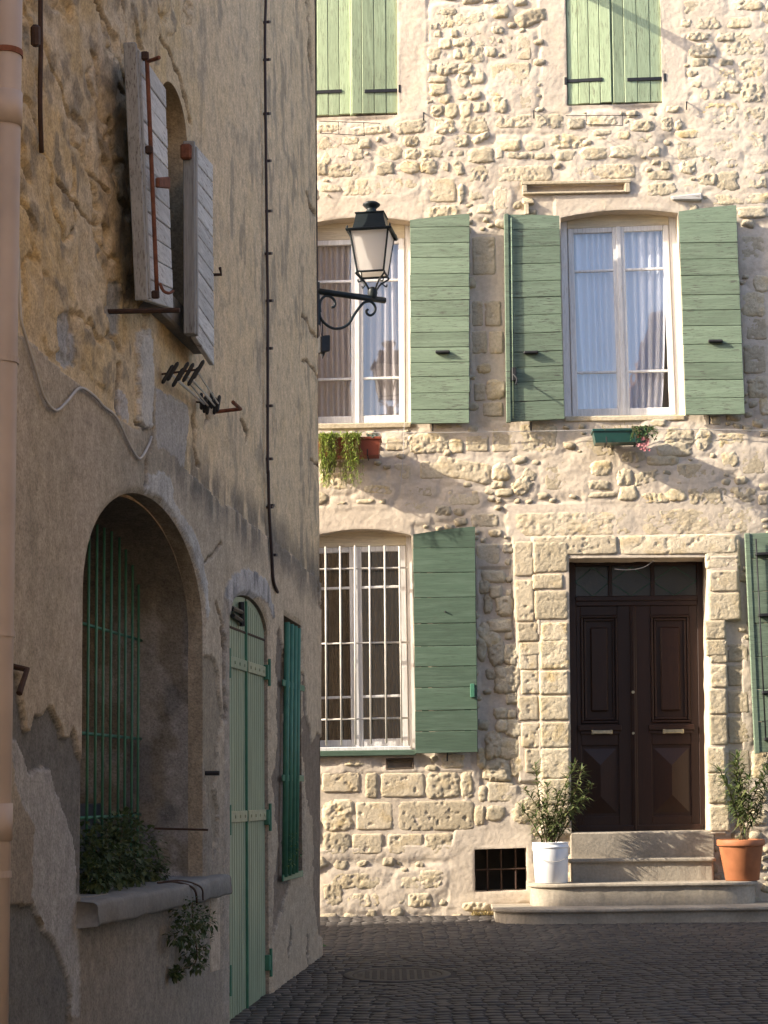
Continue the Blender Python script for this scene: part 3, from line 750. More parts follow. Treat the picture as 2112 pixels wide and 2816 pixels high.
def stone_mesh(s, z, a, b, ty, ang, seed, res=0.0105):
    """a stone as a small height field: a square grid drawn out to the stone's outline, dropping into the mortar at its rim"""
    r = np.random.default_rng(seed)
    base = stone_level(s, z)
    if base > 0: ty = 'd' if ty == 'q' else ty
    g = {'r': 1.20, 'b': 1.0, 'q': 1.09, 't': 1.04, 'd': 1.0}[ty]; a = a * g; b = b * g
    if base > 0: a += .012; b += .006
    nu = int(np.clip(2 * a / res, 7, 70)); nv = int(np.clip(2 * b / res, 6, 40))
    rim = 1 - min(.06, .006 / min(a, b)); e = lambda n: np.concatenate([[-1], np.linspace(-rim, rim, n - 1), [1]])
    p, q = np.meshgrid(e(nu), e(nv)); p = p.ravel(); q = q.ravel()
    m = np.maximum(np.abs(p), np.abs(q)); th = np.arctan2(q, p); ct, st = np.cos(th), np.sin(th)
    ex = {'r': r.uniform(2.6, 5.0), 'b': r.uniform(9, 16), 'q': r.uniform(4.5, 7), 't': 9.0, 'd': r.uniform(10, 18)}[ty]
    rad = (np.abs(ct) ** ex + np.abs(st) ** ex) ** (-1 / ex)
    k = {'r': 1.5, 'b': 1.0, 'q': 1.2, 't': 1.0, 'd': 1.0}[ty]
    nz_ = {'r': .42, 'b': .06, 'q': .20, 't': .10, 'd': .06}[ty]
    rad = rad * (1 + nz_ * (fbm(ct * k + seed * 3.7, st * k + 9, 3, seed % 97) - .5) + {'r': .18, 'b': .03, 'q': .10, 't': .05, 'd': .05}[ty] * (fbm(ct * 5 + seed, st * 5, 2, seed % 53) - .5))
    lx = m * a * rad * ct; lz = m * b * rad * st
    c, sn = math.cos(ang), math.sin(ang)
    X = s + lx * c - lz * sn; Z = z + lx * sn + lz * c
    Hh = {'r': r.uniform(.010, .025), 'b': r.uniform(.004, .009), 'q': r.uniform(.008, .016), 't': r.uniform(.008, .012), 'd': r.uniform(.004, .009)}[ty] * min(1, .5 + min(a, b) / .11)
    prof = np.clip(1 - m ** {'r': 6.0, 'b': 22, 'q': 9, 't': 12, 'd': 20}[ty], 0, 1) ** .65
    lowr = .024 if ty == 'r' else .016
    out = base - lowr + (Hh + lowr) * prof
    amp = {'r': .017, 'b': .006, 'q': .013, 't': .010, 'd': .0065}[ty]
    rough = (fbm(X * 15 + seed, Z * 17, 5, 31, .62) - .5) * amp
    if ty in 'qtd' or (ty == 'r' and r.random() < .6):
        rough = rough - amp * .6 * sst(.54, .70, fbm(X * 30 + seed, Z * 34, 3, 77))
    if ty == 'b': rough = rough - .008 * sst(.66, .76, fbm(X * 20 + seed, Z * 22, 3, 79)) + r.uniform(-.02, .02) * lx
    if ty == 't': rough = rough + .003 * (np.abs(((X * 22 + Z * 9 + 2 * fbm(X * 4, Z * 4, 2, 3)) % 1) - .5) - .25)
    if ty == 'r': rough = rough + (r.uniform(-.06, .06) * lx + r.uniform(-.10, .06) * lz)
    out = out + rough * np.clip(prof * 1.3, 0, 1)
    V = FA.P(X, out, Z)
    i = np.arange((nu + 1) * (nv + 1)).reshape(nv + 1, nu + 1)
    Fc = np.stack([i[:-1, :-1], i[:-1, 1:], i[1:, 1:], i[1:, :-1]], -1).reshape(-1, 4)
    return V, Fc
for i, (s, z, a, b, ty, ang) in enumerate(STONE_ALL):
    V, f = stone_mesh(s, z, a, b, ty, ang, i + 1)
    obj('stone', V, f, M['stone'] if ty in 'rq' else M['block'], HOUSE, True)
# small packing stones between the traced ones
def packing():
    r = random.Random(21); mb = MB(); placed = []
    n = 0
    for k in range(14000):
        s = r.uniform(SX0, SX1); z = r.uniform(-.05, SZ1)
        a = r.uniform(.025, .06) * (1 if r.random() < .8 else 1.6); b = a * r.uniform(.5, .9)
        big = s > 3.55 or z > 8.45 or s < -.55
        if big: a *= 2.2; b *= 2
        if any(abs(s - q[0]) < a + q[2] + .008 and abs(z - q[1]) < b + q[3] + .008 for q in STONE_ALL): continue
        if any(abs(s - q[0]) < a + q[2] + .006 and abs(z - q[1]) < b + q[3] + .006 for q in placed): continue
        ok = True
        for h in holes:
            hh = np.array(h)
            if hh[:, 0].min() - a - .1 < s < hh[:, 0].max() + a + .1 and hh[:, 1].min() - b - .05 < z < hh[:, 1].max() + b + .1: ok = False; break
        if not ok: continue
        X = np.array([s]); Z = np.array([z])
        if any(pip(X, Z, p)[0] for p in PZ + JZ): continue
        placed.append((s, z, a, b)); 
        V, f = stone_mesh(s, z, a, b, 'r', r.uniform(-.3, .3), 4000 + k, .015); mb.add(V, f.tolist()); n += 1
        if n > 650: break
    tag(mb.build('rubble', M['stone'], HOUSE, True), kind='stuff')
packing()
# ================================================================== WINDOWS OF THE STONE HOUSE
def window(Q, muntins, mat, header, parent, label, stile=.055, head=.34):
    W, H = Q.W, Q.H
    mb = MB()
    e = .14
    Q.box(mb, -e, -.004, -e, H + head, -.09, -.012, .004); Q.box(mb, W + .004, W + e, -e, H + head, -.09, -.012, .004)
    Q.box(mb, -.004, W + .004, -e, -.004, -.09, -.012, .004)
    win = mb.build('window', mat, parent); win['label'] = label
    mb = MB(); Q.box(mb, -.004, W + .004, H + .002, H + head, -.085, -.008, .004); mb.build('header', header, win)
    for k in (0, 1):
        x0 = 0 if k == 0 else W / 2 + .0015; x1 = W / 2 - .0015 if k == 0 else W
        mb = MB()
        Q.box(mb, x0, x0 + stile, 0, H, -.045, 0, .006); Q.box(mb, x1 - stile, x1, 0, H, -.045, 0, .006)
        Q.box(mb, x0 + stile, x1 - stile, 0, .075, -.044, -.002, .005); Q.box(mb, x0 + stile, x1 - stile, H - .05, H, -.044, -.002, .005)
        sash = mb.build('sash', mat, win)
        ys = [.075] + [v * H for v in sorted(muntins)] + [H - .05]
        for v in muntins:
            mb = MB(); Q.box(mb, x0 + stile, x1 - stile, v * H - .012, v * H + .012, -.036, -.008, .004); mb.build('muntin', mat, win)
        for a, b in zip(ys[:-1], ys[1:]):
            V = Q.pt([(x0 + stile, a, -.02), (x1 - stile, a, -.02), (x1 - stile, b, -.02), (x0 + stile, b, -.02)])
            obj('pane', V, [(0, 1, 2, 3)], M['glass'], win)
    mb = MB(); Q.box(mb, W / 2 - .022, W / 2 + .022, 0, H, -.001, .012, .005); mb.build('cover_strip', mat, win)
    return win
def curtain(Q, x0, x1, n, mat, name, label, folds=9, amp=.022, gather=None, seed=0, top=0.0):
    nx, ny = 90, 24
    us = np.linspace(0, 1, nx); vs = np.linspace(0, 1, ny)
    U, Vv = np.meshgrid(us, vs)
    X = x0 + (x1 - x0) * U
    if gather is not None: X = X + gather(U, Vv)
    D = amp * np.sin(2 * math.pi * folds * (U + .12 * fbm(U * 3, Vv * .8, 2, seed)) ) + amp * .6 * (fbm(U * 14, Vv * .7, 2, seed + 3) - .5)
    L = np.stack([X, Vv * (Q.H + .05 - top) - .02, n + D], -1).reshape(-1, 3)
    i = np.arange(nx * ny).reshape(ny, nx)
    Fc = np.stack([i[:-1, :-1], i[:-1, 1:], i[1:, 1:], i[1:, :-1]], -1).reshape(-1, 4)
    return tag(obj(name, Q.pt(L), Fc, mat, None, True), label, 'curtain')
WD = -.15
Q1R = fquad(FA, [(1561, 629), (1838, 618), (1859, 1141), (1574, 1146)], WD)
w1r = window(Q1R, (.232, .77), M['white'], M['cream'], HOUSE, 'white casement window reflecting the blue sky')
curtain(Q1R, .04, Q1R.W / 2 + .03, -.065, M['curtain_white'], 'curtain', 'white pleated curtain in the casement that mirrors the sky, filling its half nearest the lantern', 7, .02, None, 4)
curtain(Q1R, Q1R.W / 2 + .0, Q1R.W - .02, -.065, M['curtain_white'], 'curtain', 'white curtain drawn aside in the casement that mirrors the sky, half away from the lantern', 6, .02, lambda U, V: -.11 * U * (1 - V) ** 1.6, 9)
Q1L = fquad(FA, [(852, 662), (1112, 655), (1114, 1162), (852, 1168)], WD)
w1l = window(Q1L, (.243, .774), M['white'], M['cream'], HOUSE, 'white casement window behind the wall lantern')
curtain(Q1L, .04, Q1L.W / 2, -.07, M['curtain_grey'], 'curtain', 'grey lilac curtain beside the plaster house corner, behind the lantern arm', 7, .018, None, 14)
curtain(Q1L, Q1L.W / 2, Q1L.W - .04, -.07, M['curtain_grey'], 'curtain', 'grey lilac curtain in the lantern window half next to its open green shutter', 6, .018, lambda U, V: .10 * (1 - V) * (U - .5), 19)
Q0 = fquad(FA, [(838, 1508), (1115, 1500), (1124, 2052), (842, 2060)], WD)
w0 = window(Q0, (.25, .795), M['white'], M['cream'], HOUSE, 'white casement window behind iron bars')
curtain(Q0, .05, Q0.W - .05, -.22, M['curtain_brown'], 'curtain', 'dim brown curtain behind the barred ground floor window', 14, .03, None, 24)
# bars of the ground floor window
def bars0():
    o = -.05
    top = [(855, 1505), (895, 1503), (935, 1502), (976, 1500), (1016, 1500), (1057.5, 1500), (1098, 1502)]
    bot = [(857, 2052), (898, 2050), (939, 2049), (978, 2048), (1020, 2046), (1062.5, 2044), (1105, 2042)]
    mb = MB(); 
    a, b = FA.hit(838, 1566, o), FA.hit(1122, 1561, o); tube(mb, [a, b], .0085, 8)
    g = mb.build('grille', M['grey_bar'], HOUSE); g['label'] = 'pale painted window bars'
    for (y0, y1) in ((1771, 1766), (1980, 1974)):
        mb = MB(); tube(mb, [FA.hit(838, y0, o), FA.hit(1124, y1, o)], .0085, 8); mb.build('crossbar', M['grey_bar'], g, True)
    for t, b in zip(top, bot):
        mb = MB(); tube(mb, [FA.hit(*t, o + .017), FA.hit(*b, o + .017)], .009, 8); mb.build('bar', M['grey_bar'], g, True)
bars0()
Qs = fquad(FA, [(838, 2066), (1144, 2062), (1144, 2077), (838, 2082)], .0)
mb = MB(); Qs.box(mb, 0, Qs.W, 0, Qs.H, -.30, .05, .006); mb.build('sill', M['green_dark_h'], HOUSE)
Qs = fquad(FA, [(838, 2056), (1130, 2051), (1131, 2063), (838, 2067)], -.02)
mb = MB(); Qs.box(mb, 0, Qs.W, 0, Qs.H, -.28, .0, .006); mb.build('sill', M['white'], HOUSE)
# stone sills of the first floor
for pts in ([(834, 1166), (1131, 1161), (1131, 1176), (834, 1182)], [(1553, 1145), (1882, 1141), (1883, 1156), (1553, 1160)]):
    Qs = fquad(FA, pts, .0); mb = MB(); Qs.box(mb, 0, Qs.W, 0, Qs.H, -.32, .012, .008); mb.build('sill', M['block'], HOUSE)

# ================================================================== SHUTTERS
def shutter(Q, n, way, mat, parent, label, arch=None, battens=True, edge=None, thick=.028, seed=0, back=-.03, gap=.0035):
    """boards across (h) or upright (v); arch(u) gives how far the head drops below the top edge, in metres"""
    r = random.Random(seed); W, H = Q.W, Q.H
    mb = MB()
    if way == 'h':
        for x in (.06, W - .12): Q.box(mb, x, x + .06, .03, H - .14, back, -.003, .004)
    else:
        for y in (.18, H * .5, H - .3): Q.box(mb, .02, W - .02, y, y + .09, back, -.003, .004)
    sh = mb.build('shutter', edge or mat, parent); sh['label'] = label
    k = [1 + r.uniform(-.14, .14) for _ in range(n)]; t = sum(k); cuts = [0]
    for q in k: cuts.append(cuts[-1] + q / t)
    for i in range(n):
        jit = r.uniform(-.0025, .0025); nn0 = jit; nn1 = thick + jit
        if way == 'h':
            y0, y1 = cuts[i] * H + gap / 2, cuts[i + 1] * H - gap / 2
            x0, x1 = r.uniform(-.003, .003), W + r.uniform(-.003, .003)
            mb = MB()
            if arch is None or y1 < H - max(arch(u / 10) for u in range(11)) - .001:
                Q.box(mb, x0, x1, y0, y1, nn0, nn1, .0035)
            else:
                m_ = 12; xs = np.linspace(x0, x1, m_ + 1)
                tp = [max(y0 + .004, min(y1, H - arch(x / W))) for x in xs]
                V = []
                for nn in (nn0, nn1):
                    V += [(x, y0, nn) for x in xs] + [(x, y, nn) for x, y in zip(xs, tp)]
                fs = []; c = m_ + 1
                for j in range(m_):
                    fs += [(2 * c + j, 2 * c + j + 1, 3 * c + j + 1, 3 * c + j), (c + j, c + j + 1, j + 1, j), (c + j, 3 * c + j, 3 * c + j + 1, c + j + 1), (j, j + 1, 2 * c + j + 1, 2 * c + j)]
                fs += [(0, 2 * c, 3 * c, c), (c - 1, 2 * c - 1, 4 * c - 1, 3 * c - 1)]
                mb.add(Q.pt(V), fs)
        else:
            x0, x1 = cuts[i] * W + gap / 2, cuts[i + 1] * W - gap / 2
            mb = MB(); Q.box(mb, x0, x1, r.uniform(-.004, .004), H, nn0, nn1, .004)
        mb.build('board', mat, sh)
    return sh
def handle(Q, x, y, sh, w=.135, proj=.042):
    mb = MB(); n = .028
    Q.box(mb, x - w / 2, x + w / 2, y - .014, y + .014, n - .004, n + proj, .008)
    mb.build('handle', M['iron'], sh)
def strap(Q, x0, x1, y, sh, slope=0.0, n=.029):
    mb = MB(); Q.box(mb, x0, x1, y - .017, y + .017, n, n + .008, .002); mb.build('strap_hinge', M['iron'], sh)
# first floor, lantern window
Qa = fquad(FA, [(1128, 592), (1291, 590), (1291.5, 1165), (1129.5, 1167)], (.05, .09, .09, .05))
sh = shutter(Qa, 14, 'h', M['green_h'], HOUSE, 'faded green shutter of horizontal boards beside the lantern', lambda u: .055 * (1 - u) ** 1.3, seed=1)
handle(Qa, Qa.W * .55, Qa.H * .335, sh)
# first floor, sky window
Qb = fquad(FA, [(1391, 592), (1537, 590), (1552, 1154), (1398, 1162)], (.075, .06, .06, .075))
sh = shutter(Qb, 12, 'h', M['green_h'], HOUSE, 'faded green shutter with a raised edge, left of the sky window', lambda u: .03 * max(0, u - .35), seed=2)
handle(Qb, Qb.W * .42, Qb.H * .325, sh)
mb = MB(); Qb.box(mb, -.02, .022, -.005, Qb.H + .002, .0, .052, .004); mb.build('edge_batten', M['green_h'], sh)
mb = MB(); tube(mb, Qb.pt([(.045, .03, .05), (.05, Qb.H * .98, .05)]), .007, 8); rod = mb.build('espagnolette', M['green_h'], sh, True)
mb = MB()
Qb.box(mb, .035, .075, Qb.H * .19, Qb.H * .255, .03, .075, .006); tube(mb, Qb.pt([(.05, Qb.H * .22, .07), (.07, Qb.H * .20, .12), (.075, Qb.H * .185, .16), (.06, Qb.H * .16, .18)]), .008, 8)
mb.build('latch', M['iron'], sh)
Qc = fquad(FA, [(1866, 568), (2024, 566), (2048, 1141), (1885, 1143)], (.05, .10, .10, .05))
sh = shutter(Qc, 12, 'h', M['green_h'], HOUSE, 'faded green shutter right of the sky window', lambda u: .055 * (1 - u) ** 1.3, seed=3)
handle(Qc, Qc.W * .55, Qc.H * .345, sh)
# ground floor
Qd = fquad(FA, [(1136, 1450), (1305.6, 1449), (1314.5, 2069), (1143.6, 2073)], (.05, .09, .09, .05))
sh = shutter(Qd, 10, 'h', M['green_dark_h'], HOUSE, 'dark green shutter beside the barred window', lambda u: .07 * (1 - u) ** 1.3, seed=4)
mb = MB(); Qd.box(mb, Qd.W - .06, Qd.W - .02, Qd.H * .24, Qd.H * .30, .03, .055, .004); mb.build('latch', M['green_bar'], sh)
mb = MB(); tube(mb, Qd.pt([(Qd.W * .5, Qd.H * .62, .03), (Qd.W * .52, Qd.H * .62, .05)]), .006, 6); mb.build('knob', M['iron'], sh)
Qe = fquad(FA, [(2054, 1468), (2205, 1460), (2232, 2062), (2082, 2071)], (.07, .07, .07, .07))
sh = shutter(Qe, 7, 'h', M['green_h'], HOUSE, 'pale green shutter with a long iron rod, cut by the picture edge', None, seed=5)
mb = MB(); Qe.box(mb, -.025, .02, -.005, Qe.H + .002, -.01, .036, .004); mb.build('edge_batten', M['green_h'], sh)
mb = MB(); tube(mb, Qe.pt([(.075, .12, .06), (.07, Qe.H * .97, .06)]), .007, 8); mb.build('espagnolette', M['iron'], sh, True)
for y in (.06, .27, .62, .9):
    mb = MB(); Qe.box(mb, .06, .26, Qe.H * y - .013, Qe.H * y + .013, .03, .09, .003); mb.build('hook', M['iron'], sh)
# upper floor, closed leaves
for lab, quads in (('upper left', [((838, -420), (958, -424), (966, 316.5), (842, 322), -.045, -.045, 4), ((962, -424), (1090, -427), (1093, 312), (967, 316), .0, -.045, 4)]),
                   ('upper right', [((1549, -430), (1668, -434), (1683, 284), (1562, 291), -.045, .0, 4), ((1672, -434), (1806, -438), (1822, 281), (1686, 286), -.0, -.045, 4)])):
    for k, (TL, TR, BR, BL, o0, o1, n) in enumerate(quads):
        Qx = fquad(FA, [TL, TR, BR, BL], (o0, o1, o1, o0))
        names = {('upper left', 0): 'closed pale green upper shutter leaf partly hidden by the plaster corner', ('upper left', 1): 'closed pale green upper shutter leaf above the lantern',
                 ('upper right', 0): 'closed pale green upper shutter leaf above the sky window, inner', ('upper right', 1): 'closed pale green upper shutter leaf nearest the right edge'}
        sh = shutter(Qx, n, 'v', M['green_v'], HOUSE, names[(lab, k)], seed=20 + k, gap=.004)
        if k == 0: strap(Qx, -.02, Qx.W * .8, (70 if lab == 'upper left' else 70) / 300., sh)
        else: strap(Qx, Qx.W * .28, Qx.W + .03, .22 if lab == 'upper left' else .225, sh)
        Qx.box(mbx := MB(), (Qx.W + .005) if k else -.03, (Qx.W + .03) if k else -.005, .19, .27, -.02, .05, .003); mbx.build('pintle', M['iron'], sh)
        if k == 1:
            mb = MB(); Qx.box(mb, -.012, .05, 0, Qx.H, -.03, .0, .004); mb.build('overlap_strip', M['green_v'], sh)

# ================================================================== FRONT DOOR
QD = fquad(FA, [(1560, 1546), (1931, 1543), (1941, 2287), (1568, 2292)], -.34)
def door():
    W, H = QD.W, QD.H
    kx = lambda px: (px - 1564) / 371 * W
    ky = lambda py: (2289.5 - py) / 745 * H
    mb = MB()
    QD.box(mb, -.1, .075, -.05, H + .15, -.06, .02, .005); QD.box(mb, W - .055, W + .12, -.05, H + .15, -.06, .02, .005)
    QD.box(mb, .075, W - .055, H - .04, H + .15, -.06, .02, .005); QD.box(mb, .075, W - .055, ky(1655), ky(1641), -.05, .045, .006); QD.box(mb, .075, W - .055, ky(1668), ky(1655), -.05, .03, .004)
    d = mb.build('door', M['door'], HOUSE); d['label'] = 'dark brown panelled double front door under a glazed transom'
    xs = [.075, kx(1681), kx(1798), W - .055]
    for x in xs[1:3]:
        mb = MB(); QD.box(mb, x - .018, x + .018, ky(1641), H - .04, -.04, .012, .004); mb.build('transom_bar', M['door'], d)
    for a, b in zip(xs[:-1], xs[1:]):
        V = QD.pt([(a, ky(1642), -.02), (b, ky(1642), -.02), (b, H - .04, -.02), (a, H - .04, -.02)]); obj('transom_pane', V, [(0, 1, 2, 3)], M['dark_glass'], d)
        # diamond leading
        mb = MB(); c = (a + b) / 2; y0, y1 = ky(1640), H - .05; yc = (y0 + y1) / 2
        for p, q in (((a, yc), (c, y1)), ((c, y1), (b, yc)), ((b, yc), (c, y0)), ((c, y0), (a, yc))):
            tube(mb, QD.pt([(p[0], p[1], -.017), (q[0], q[1], -.017)]), .003, 4)
        mb.build('leading', M['green_bar'], d)
    top = ky(1668); mid = kx(1742)
    for k, (x0, x1, pa, pb) in enumerate(((.075, mid - .002, kx(1598), kx(1699)), (mid + .002, W - .055, kx(1790), kx(1897)))):
        mb = MB(); QD.box(mb, x0, x1, .0, top, -.05, -.008, .003)
        QD.box(mb, x0, pa, .0, top, -.01, .012, .004); QD.box(mb, pb, x1, .0, top, -.01, .012, .004)
        QD.box(mb, pa, pb, top - .09, top, -.009, .011, .004); QD.box(mb, pa, pb, ky(2052), ky(1992), -.009, .011, .004); QD.box(mb, pa, pb, 0, ky(2245), -.009, .011, .004)
        leaf = mb.build('leaf', M['door'], d)
        # mouldings and raised field of the upper panel
        y0, y1 = ky(1992), top - .09
        for (i, h) in ((.0, .026), (.028, .018)):
            mb = MB()
            for (a, b, c, e) in ((pa + i, pb - i, y0 + i, y0 + i + .022), (pa + i, pb - i, y1 - i - .022, y1 - i), (pa + i, pa + i + .022, y0 + i + .022, y1 - i - .022), (pb - i - .022, pb - i, y0 + i + .022, y1 - i - .022)):
                QD.box(mb, a, b, c, e, -.008, h, .006)
            mb.build('moulding', M['door'], leaf)
        mb = MB(); QD.box(mb, pa + .09, pb - .09, y0 + .11, y1 - .11, -.008, .020, .015); mb.build('raised_panel', M['door'], leaf)
        # pyramid panel below
        y0, y1 = ky(2245), ky(2052); xc = (pa + pb) / 2
        a0, a1, b0, b1 = pa + .02, pb - .02, y0 + .03, y1 - .03; hh = (a1 - a0) / 2
        V = [(a0, b0, -.006), (a1, b0, -.006), (a1, b1, -.006), (a0, b1, -.006), (xc, b0 + hh, .035), (xc, b1 - hh, .035)]
        obj('pyramid_panel', QD.pt(V), [(0, 1, 4), (1, 2, 5, 4), (2, 3, 5), (3, 0, 4, 5)], M['door'], leaf)
        # shelf moulding with the letter plate / pull
        mb = MB(); QD.box(mb, pa - .03, pb + .03, ky(2012), ky(1997), .0, .045, .006); QD.box(mb, pa - .015, pb + .015, ky(2022), ky(2012), .0, .03, .006); mb.build('shelf_moulding', M['door'], leaf)
        xm = kx(1653) if k == 0 else kx(1848)
        mb = MB(); QD.box(mb, xm - .095, xm + .095, ky(2021), ky(2011), .05, .066, .004)
        for dx in (-.085, .085): QD.box(mb, xm + dx - .012, xm + dx + .012, ky(2022), ky(2010), .03, .056, .003)
        mb.build('handle', M['brass'], leaf)
    mb = MB(); QD.box(mb, mid - .03, mid + .03, .0, top, .0, .03, .008); QD.box(mb, mid - .012, mid + .012, .02, top - .02, .029, .044, .006); mb.build('astragal', M['door'], d)
    mb = MB(); tube(mb, QD.pt([(mid - .01, ky(1908), .03), (mid - .01, ky(1908), .075)]), .014, 10); tube(mb, QD.pt([(mid - .01, ky(2020), .03), (mid - .01, ky(2020), .05)]), .012, 10); mb.build('knob', M['brass'], d)
    mb = MB(); QD.box(mb, .05, W - .03, .0, .07, .012, .035, .008); mb.build('weather_board', M['door'], d)
    P = FA.hit(1680, 1555, -.2)
    mb = MB(); a = FA.hit(1690, 1565, -.05); b = FA.hit(1800, 1540, -.03); tube(mb, smooth_path([a, FA.hit(1730, 1567, -.05), FA.hit(1770, 1560, -.04), b]), .004, 5)
    mb.build('bell_wire', M['cable'], HOUSE)
door()
# cellar grating
def cellar():
    mb = MB(); o = -.10
    tube(mb, [FA.hit(1300, 2392, o), FA.hit(1455, 2388, o)], .008, 6); g = mb.build('cellar_grating', M['rust_dark'], HOUSE)
    for x in (1340, 1378, 1418):
        mb = MB(); tube(mb, [FA.hit(x - 1, 2325, o - .01), FA.hit(x + 1, 2460, o - .01)], .009, 6); mb.build('bar', M['rust_dark'], g)
cellar()
mb = MB(); Qv = fquad(FA, [(1061, 2085), (1138, 2083), (1139, 2115), (1062, 2118)], -.02)
for (a, b, c, d) in ((0, Qv.W, 0, .018), (0, Qv.W, Qv.H - .018, Qv.H), (0, .018, .018, Qv.H - .018), (Qv.W - .018, Qv.W, .018, Qv.H - .018)): Qv.box(mb, a, b, c, d, -.04, .022, .003)
mb.build('vent_frame', M['brown'], HOUSE)
# niche rim above the sky window, wooden peg, wire racks, hooks
mb = MB(); Qn = fquad(FA, [(1436, 502), (1732, 496), (1733, 530), (1437, 536)], .012)
W, H = Qn.W, Qn.H
for (a, b, c, d) in ((-.01, W + .01, H - .028, H + .005), (.0, W - .05, .0, .022), (.0, .045, .022, H - .028), (W - .05, W, .0, H - .028)): Qn.box(mb, a, b, c, d, -.03, .018, .006)
mb.build('niche_rim', M['block'], HOUSE)
Qn = fquad(FA, [(1842, 542), (1930, 532), (1931, 553), (1850, 552)], .01); mb = MB(); Qn.box(mb, 0, Qn.W, 0, Qn.H, -.05, .03, .012); mb.build('wooden_lintel_end', M['grey_h'], HOUSE)
Qn = fquad(FA, [(1445, 562), (1470, 561), (1471, 590), (1446, 591)], .01); mb = MB()
Qn.box(mb, -.01, .03, 0, Qn.H, -.02, .03, .004); Qn.box(mb, -.02, .08, Qn.H, Qn.H + .03, -.02, .03, .006); mb.build('drip_stone', M['block'], HOUSE)
def wires(pl, name, r=.0035, mat='iron'):
    mb = MB()
    for p in pl: tube(mb, [FA.hit(x, y, o) for x, y, o in p], r, 5)
    mb.build(name, M[mat], HOUSE)
wires([[(878, 333, .02), (878, 333, .2), (1045, 339, .2), (1045, 339, .02)], [(880, 366, .02), (880, 366, .18), (1003, 373, .18), (1003, 373, .02)], [(1000, 336, .2), (1002, 373, .18)], [(930, 335, .2), (932, 370, .18)]], 'wire_rack')
wires([[(1556, 318, .02), (1556, 318, .2), (1760, 317, .2), (1760, 320, .02)], [(1612, 342, .02), (1612, 342, .18), (1712, 345, .18), (1712, 345, .02)], [(1612, 314, .2), (1612, 342, .18)], [(1712, 316, .2), (1712, 345, .18)]], 'wire_rack')
for (x, y) in ((1165, 318), (1468, 312), (1888, 288), (1190, 1172), (1951, 1153), (1460, 1170), (1230, 2079)):
    mb = MB(); tube(mb, [FA.hit(x, y - 8, -.01), FA.hit(x, y - 8, .05), FA.hit(x, y + 6, .055), FA.hit(x, y + 14, .045)], .007, 6); mb.build('shutter_stop', M['iron'], HOUSE)
# iron bracket just above the frame: it throws the long slanting shadow on the upper shutters
mb = MB()
a = FA.hit(1535, -60, .0); V0 = FA.n
Qk = fquad(FA, [(1520, -72), (1536, -72), (1536, -40), (1520, -40)], 0)
Qk.box(mb, 0, Qk.W, .02, .085, -.05, .52, .004); tube(mb, [FA.hit(1530, -85, 0), FA.hit(1530, -85, .55)], .012, 6)
mb.build('iron_bracket', M['iron'], HOUSE)
# thin washing line under the first floor windows
mb = MB(); tube(mb, smooth_path([FA.hit(880, 1188, .05), FA.hit(1130, 1190, .06), FA.hit(1460, 1186, .06), FA.hit(1800, 1180, .06), FA.hit(2110, 1184, .05)]), .0035, 5); tag(mb.build('facade_cable', M['cable'], None), 'thin pale cable strung under the first floor windows', 'cable')
mb = MB(); tube(mb, [FA.hit(1112, 1160, .03), FA.hit(1109, 1250, .035), FA.hit(1100, 1360, .03)], .003, 5); tag(mb.build('hanging_wire', M['cable'], None), 'thin upright pale wire hanging below the lantern window shutter', 'wire')
# dry weed and grime at the foot of the wall
# ================================================================== STEPS
def steps():
    zt = [.095, .29, .49]
    e = empty('door_steps', tuple(FA.P(2.2, .4, 0)), 'worn stone steps with rounded ends below the dark front door', 'steps')
    def sx(px, w, py): return FA.sz(px, py, w)[0]
    spec = [(sx(1362, .6, 2500), sx(2245, .6, 2490), .83, zt[0], -.12, .45), (sx(1462, .4, 2450), sx(2080, .4, 2440), .51, zt[1], zt[0] - .02, .34), (sx(1571, .22, 2390), sx(1962, .22, 2380), .22, zt[2], zt[1] - .02, .02)]
    for (a, b, w, z1, z0, rad) in spec:
        def outline(grow):
            pts = [(a - grow, -.02)]
            n = 10
            for i in range(n + 1):
                t = i / n * math.pi / 2; pts.append((a + rad - (rad + grow) * math.cos(t), max(w - .6 * rad, 0.02) * 1.0 + (min(rad * .6, w - .02) + grow) * math.sin(t)))
            k = 26
            for i in range(1, k):
                pts.append((a + rad + (b - a - 2 * rad) * i / k, w + grow + .006 * (vn(i * .8, a * 9, 4) - .5)))
            for i in range(n + 1):
                t = i / n * math.pi / 2; pts.append((b - rad + (rad + grow) * math.sin(t), max(w - .6 * rad, 0.02) + (min(rad * .6, w - .02) + grow) * math.cos(t)))
            pts.append((b + grow, -.02)); return np.array(pts)
        def ext(prof):
            mb = MB(); n = None; V = []
            for g, z in prof:
                o = outline(g); n = len(o); V.append(FA.P(o[:, 0], o[:, 1], z + .004 * (vn(o[:, 0] * 5, o[:, 1] * 5, 8) - .5)))
            fs = []
            for i in range(len(prof) - 1):
                for j in range(n - 1): fs.append((i * n + j, i * n + j + 1, (i + 1) * n + j + 1, (i + 1) * n + j))
            fs.append(tuple((len(prof) - 1) * n + j for j in range(n)))
            mb.add(np.concatenate(V), fs); return mb
        st = ext([(0, z0), (0, z1 - .03)]).build('step', M['step'], e)
        ext([(.0, z1 - .032), (.022, z1 - .031), (.027, z1 - .022), (.026, z1 - .007), (.018, z1), (-.05, z1 + .001)]).build('tread', M['step'], st)
    # threshold block
    Qt = fquad(FA, [(1568, 2290), (1966, 2284), (1966, 2352), (1568, 2358)], 0.03)
    mb = MB(); Qt.box(mb, 0, Qt.W, -.05, Qt.H - .0, -.5, .0, .012); mb.build('threshold', M['step'], e)
    return spec
STEP = steps()
Z2 = .291
